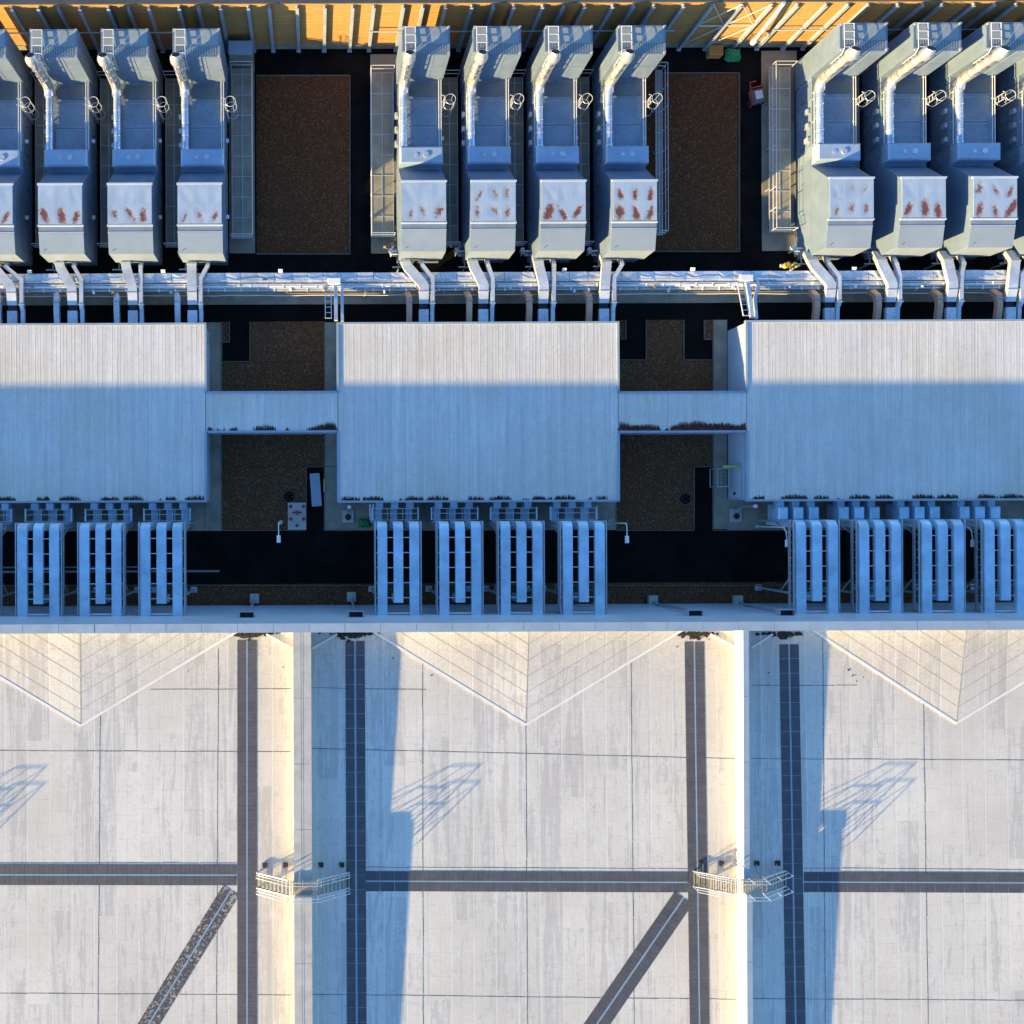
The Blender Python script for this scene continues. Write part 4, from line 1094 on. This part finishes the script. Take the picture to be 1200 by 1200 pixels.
def manhole(px, py, label):
    X, Y = W(px, py, .05)
    t = thing('manhole_cover', label, 'manhole cover', (X, Y, .03), 'round manhole covers in the gravel')
    MB().cyl(0, 0, -.03, .04, .40, 24).build('cover_plate', 'asphalt', t)
    mb = MB().ring(0, 0, .045, .42, .03, 24)
    for a in range(6): mb.bar((.15 * math.cos(a), .15 * math.sin(a), .045), (.33 * math.cos(a), .33 * math.sin(a), .045), .03, .02)
    mb.build('rim', 'darkgrey', t)
manhole(339, 582, 'round dark manhole cover above the red-marked slab')
manhole(803, 584.5, 'round dark manhole cover in the right courtyard gravel')

X, Y = W(370, 574, .3)
t = thing('metal_ramp', 'pale blue-grey metal ramp lying slightly askew in the dark trench', 'ramp', (X, Y, 0), rz=R(4))
MB().add([(-.36, -1.2, .02), (.36, -1.2, .02), (.36, 1.2, .02), (-.36, 1.2, .02), (-.36, -1.2, .12), (.36, -1.2, .12), (.36, 1.2, .34), (-.36, 1.2, .34)], [(3, 2, 1, 0), (4, 5, 6, 7), (0, 1, 5, 4), (1, 2, 6, 5), (2, 3, 7, 6), (3, 0, 4, 7)]).build('deck_plate', 'coping', t)
mb = MB()
for y in (-.85, -.98): mb.bar((-.37, y, .17), (.37, y, .17), .05)
mb.build('lip', 'steel', t)
X, Y = W(380, 568, .4)
t = tag(MB().tube([(0, 0, .4), (.0, .95, .4)], .06, 8).cyl(0, .05, 0, .4, .04, 6).cyl(0, .9, 0, .4, .04, 6).build('barrier_rail', 'olive', None, (X, Y - .5, 0)), 'thin yellow-green rail beside the dark trench at the middle hall', 'barrier')
def drain_pad(px, py, fx, label):
    X, Y = W(px, py, .2)
    t = thing('drain_pad', label, 'drain pad', (X, Y, 0), 'square drain pads at the hall corners')
    MB().cbox(-.43, .43, -.5, .5, .05, .2, .04).build('pad', 'paleconc', t)
    mb = MB().cyl(0, -.05, .2, .23, .2, 18); mb.build('grate', 'black', t)
    mb = MB().ring(0, -.05, .235, .21, .025, 18); mb.build('ring', 'darkgrey', t)
    mb = MB().tube([(fx, .62, 2.3), (fx, .66, 1.2), (fx * .5, .55, .5), (0, .3, .25)], .07, 8); mb.build('drainpipe', 'steel', t)
    mb = MB().cyl(fx, .66, 2.25, 2.5, .10, 10, .14); mb.build('rain_hopper', 'white', t)
drain_pad(408, 605, 0, 'square drain pad at the lower left corner of the middle hall')
drain_pad(863, 604, .3, 'square drain pad at the lower left corner of the right hall')

def tarp(px, py, w, h, z, label, seed):
    X, Y = W(px, py, z); rr = random.Random(seed); n = 9
    v = []; f = []
    for j in range(n):
        for i in range(n):
            u, q = i / (n - 1) * 2 - 1, j / (n - 1) * 2 - 1
            r = max(abs(u), abs(q)); k = .8 + .2 * rr.random()
            v.append((u * w / 2 * k, q * h / 2 * k, z * max(0, 1 - r ** 2.5) * rr.uniform(.75, 1.1) + .05))
    for j in range(n - 1):
        for i in range(n - 1): f.append((j * n + i, j * n + i + 1, (j + 1) * n + i + 1, (j + 1) * n + i))
    f.append(tuple([i for i in range(n)] + [n * k + n - 1 for k in range(1, n)] + [n * n - 1 - i for i in range(1, n)] + [n * k for k in range(n - 2, 0, -1)]))
    o = MB().add(v, f).build('tarpaulin', 'green', None, (X, Y, 0)); tag(o, label, 'tarpaulin')
tarp(428, 613, 1.1, .75, .5, 'crumpled bright green tarpaulin on the pavement beside the middle duct group', 1)
tarp(863, 60, 1.3, 1.0, .7, 'green tarpaulin heap at the foot of the timber wall', 2)
X, Y = W(847, 61, .3)
t = thing('wooden_crate', 'small brown crate beside the green tarpaulin at the timber wall', 'crate', (X - .6, Y, 0))
mb = MB().box(-.5, .5, -.35, .35, .0, .08)
for x in (-.5, .44): mb.box(x, x + .06, -.35, .35, .08, .6)
for y in (-.35, .29): mb.box(-.44, .44, y, y + .06, .08, .6)
mb.build('box', 'timber', t)
mb = MB()
for k in range(4): mb.box(-.4 + k * .21, -.24 + k * .21, -.285, .285, .52, .56)
mb.build('lid_slats', 'timber', t)

X, Y = W(888, 112, .7)
t = thing('mobile_compressor', 'small red and grey wheeled machine on the tarmac by the right block', 'machine', (X, Y, 0), rz=R(12))
MB().cbox(-.42, .42, -.5, .5, .3, .75, .08).build('housing', 'gen_dark', t)
mb = MB().tube([(-.5, -.58, .8), (-.5, .58, .85), (.5, .58, .85)], .05, 8).tube([(-.5, -.58, .8), (-.5, -.58, .2)], .05, 8).tube([(.5, .58, .85), (.5, .58, .2)], .05, 8).tube([(-.5, .58, .85), (-.5, .95, 1.0), (-.1, .95, 1.0)], .045, 8)
mb.build('roll_bar', 'red', t)
MB().cbox(-.25, .3, -.3, .3, .75, .95, .06).build('tank', 'steel', t)
for x in (-.5, .5):
    MB().tube([(x - .06, -.3, .22), (x + .06, -.3, .22)], .22, 16).build('wheel', 'black', t)

# gate and lean-to beside the right hall door
X, Y = W(845, 547, 1.8)
t = thing('door_canopy', 'short yellow-edged canopy over the side door of the right hall', 'canopy', (xd - .05, Y, 0))
MB().box(-1.2, 0, -.08, .08, 2.05, 2.12).build('canopy_board', 'olive', t)
MB().bar((-1.1, 0, 2.05), (-.05, 0, 1.6), .05).build('strut', 'steel', t)
X, Y = W(843, 560, .5)
t = thing('steel_cage', 'dark steel mesh cage beside the side door of the right hall', 'cage', (X - .1, Y, 0))
mb = MB()
for x in (-.4, .4):
    for y in (-.65, .65): mb.bar((x, y, 0), (x, y, 1.3), .06)
for z in (.1, 1.3):
    for y in (-.65, .65): mb.bar((-.4, y, z), (.4, y, z), .05)
    for x in (-.4, .4): mb.bar((x, -.65, z), (x, .65, z), .05)
mb.build('frame', 'steel', t)
mb = MB()
for k in range(5): mb.bar((-.4, -.5 + k * .25, 1.3), (.4, -.5 + k * .25, 1.3), .02)
for k in range(5): mb.bar((-.4, -.5 + k * .25, .1), (-.4, -.5 + k * .25, 1.3), .02)
mb.build('mesh', 'darkgrey', t)
X, Y = W(712, 611, 1)
t = thing('bollard', 'slim hooked steel post on the pavement near the right yard lamp', 'post', (X, Y, 0))
MB().tube([(0, 0, 0), (0, 0, 1.0), (.05, .08, 1.15), (.25, .1, 1.15)], .05, 8).build('hooked_post', 'steel', t)
MB().cyl(0, 0, 0, .1, .15, 10).build('foot', 'concrete', t)
# hooped pipes at the hall corners
def pipe_loop(px, py, label):
    X, Y = W(px, py, 1.6)
    t = thing('pipe_loop', label, 'pipe', (X, Y, 0), 'bent pipes at the hall corners')
    for k, d in enumerate((0, .22)):
        MB().tube([(d, .55, 2.4), (d, .2, 2.35), (d, -.45, 2.2), (d + .15, -.75, 2.1), (d + .6, -.8, 2.1)], .055, 8).build('pipe', 'duct', t)
    MB().bar((.1, -.2, .05), (.1, -.2, 2.2), .08).build('stand', 'steel', t)
pipe_loop(433, 600, 'bent twin pipes at the hall edge above the green tarpaulin')
pipe_loop(904, 600, 'bent twin pipes at the hall edge left of the right duct group')

# ------------------------------------------------------------------ light and camera
sd = Vector((4.4, 2.85, -1.0)).normalized()
el = math.asin(-sd.z)
sun = bpy.data.lights.new('sun', 'SUN'); sun.energy = 4.9; sun.angle = R(.5); sun.color = (1.0, .73, .31)
so = bpy.data.objects.new('sun', sun); C.objects.link(so); so.rotation_euler = sd.to_track_quat('-Z', 'Y').to_euler(); so.location = (-40, -30, 40)
w = bpy.data.worlds.new('World'); bpy.context.scene.world = w; w.use_nodes = True
nt = w.node_tree; bg = nt.nodes['Background']
sk = nt.nodes.new('ShaderNodeTexSky'); sk.sky_type = 'NISHITA'; sk.sun_disc = False
sk.sun_elevation = el; sk.sun_rotation = math.atan2(-sd.x, -sd.y); sk.air_density = 1.0; sk.dust_density = .3; sk.ozone_density = 4.4
nt.links.new(sk.outputs[0], bg.inputs['Color']); bg.inputs['Strength'].default_value = .15
cam = bpy.data.cameras.new('camera'); co = bpy.data.objects.new('camera', cam); C.objects.link(co)
co.location = (0, 0, D); co.rotation_euler = (0, 0, -TH)
cam.sensor_width = 36; cam.sensor_fit = 'HORIZONTAL'; cam.lens = 36 * F / 1200; cam.shift_x = (600 - PX) / 1200; cam.shift_y = (PY - 600) / 1200
cam.clip_start = 1; cam.clip_end = 3000
sc = bpy.context.scene; sc.camera = co
sc.view_settings.view_transform = 'Standard'; sc.view_settings.look = 'None'; sc.view_settings.gamma = 1
sc.view_settings.exposure = 1.72
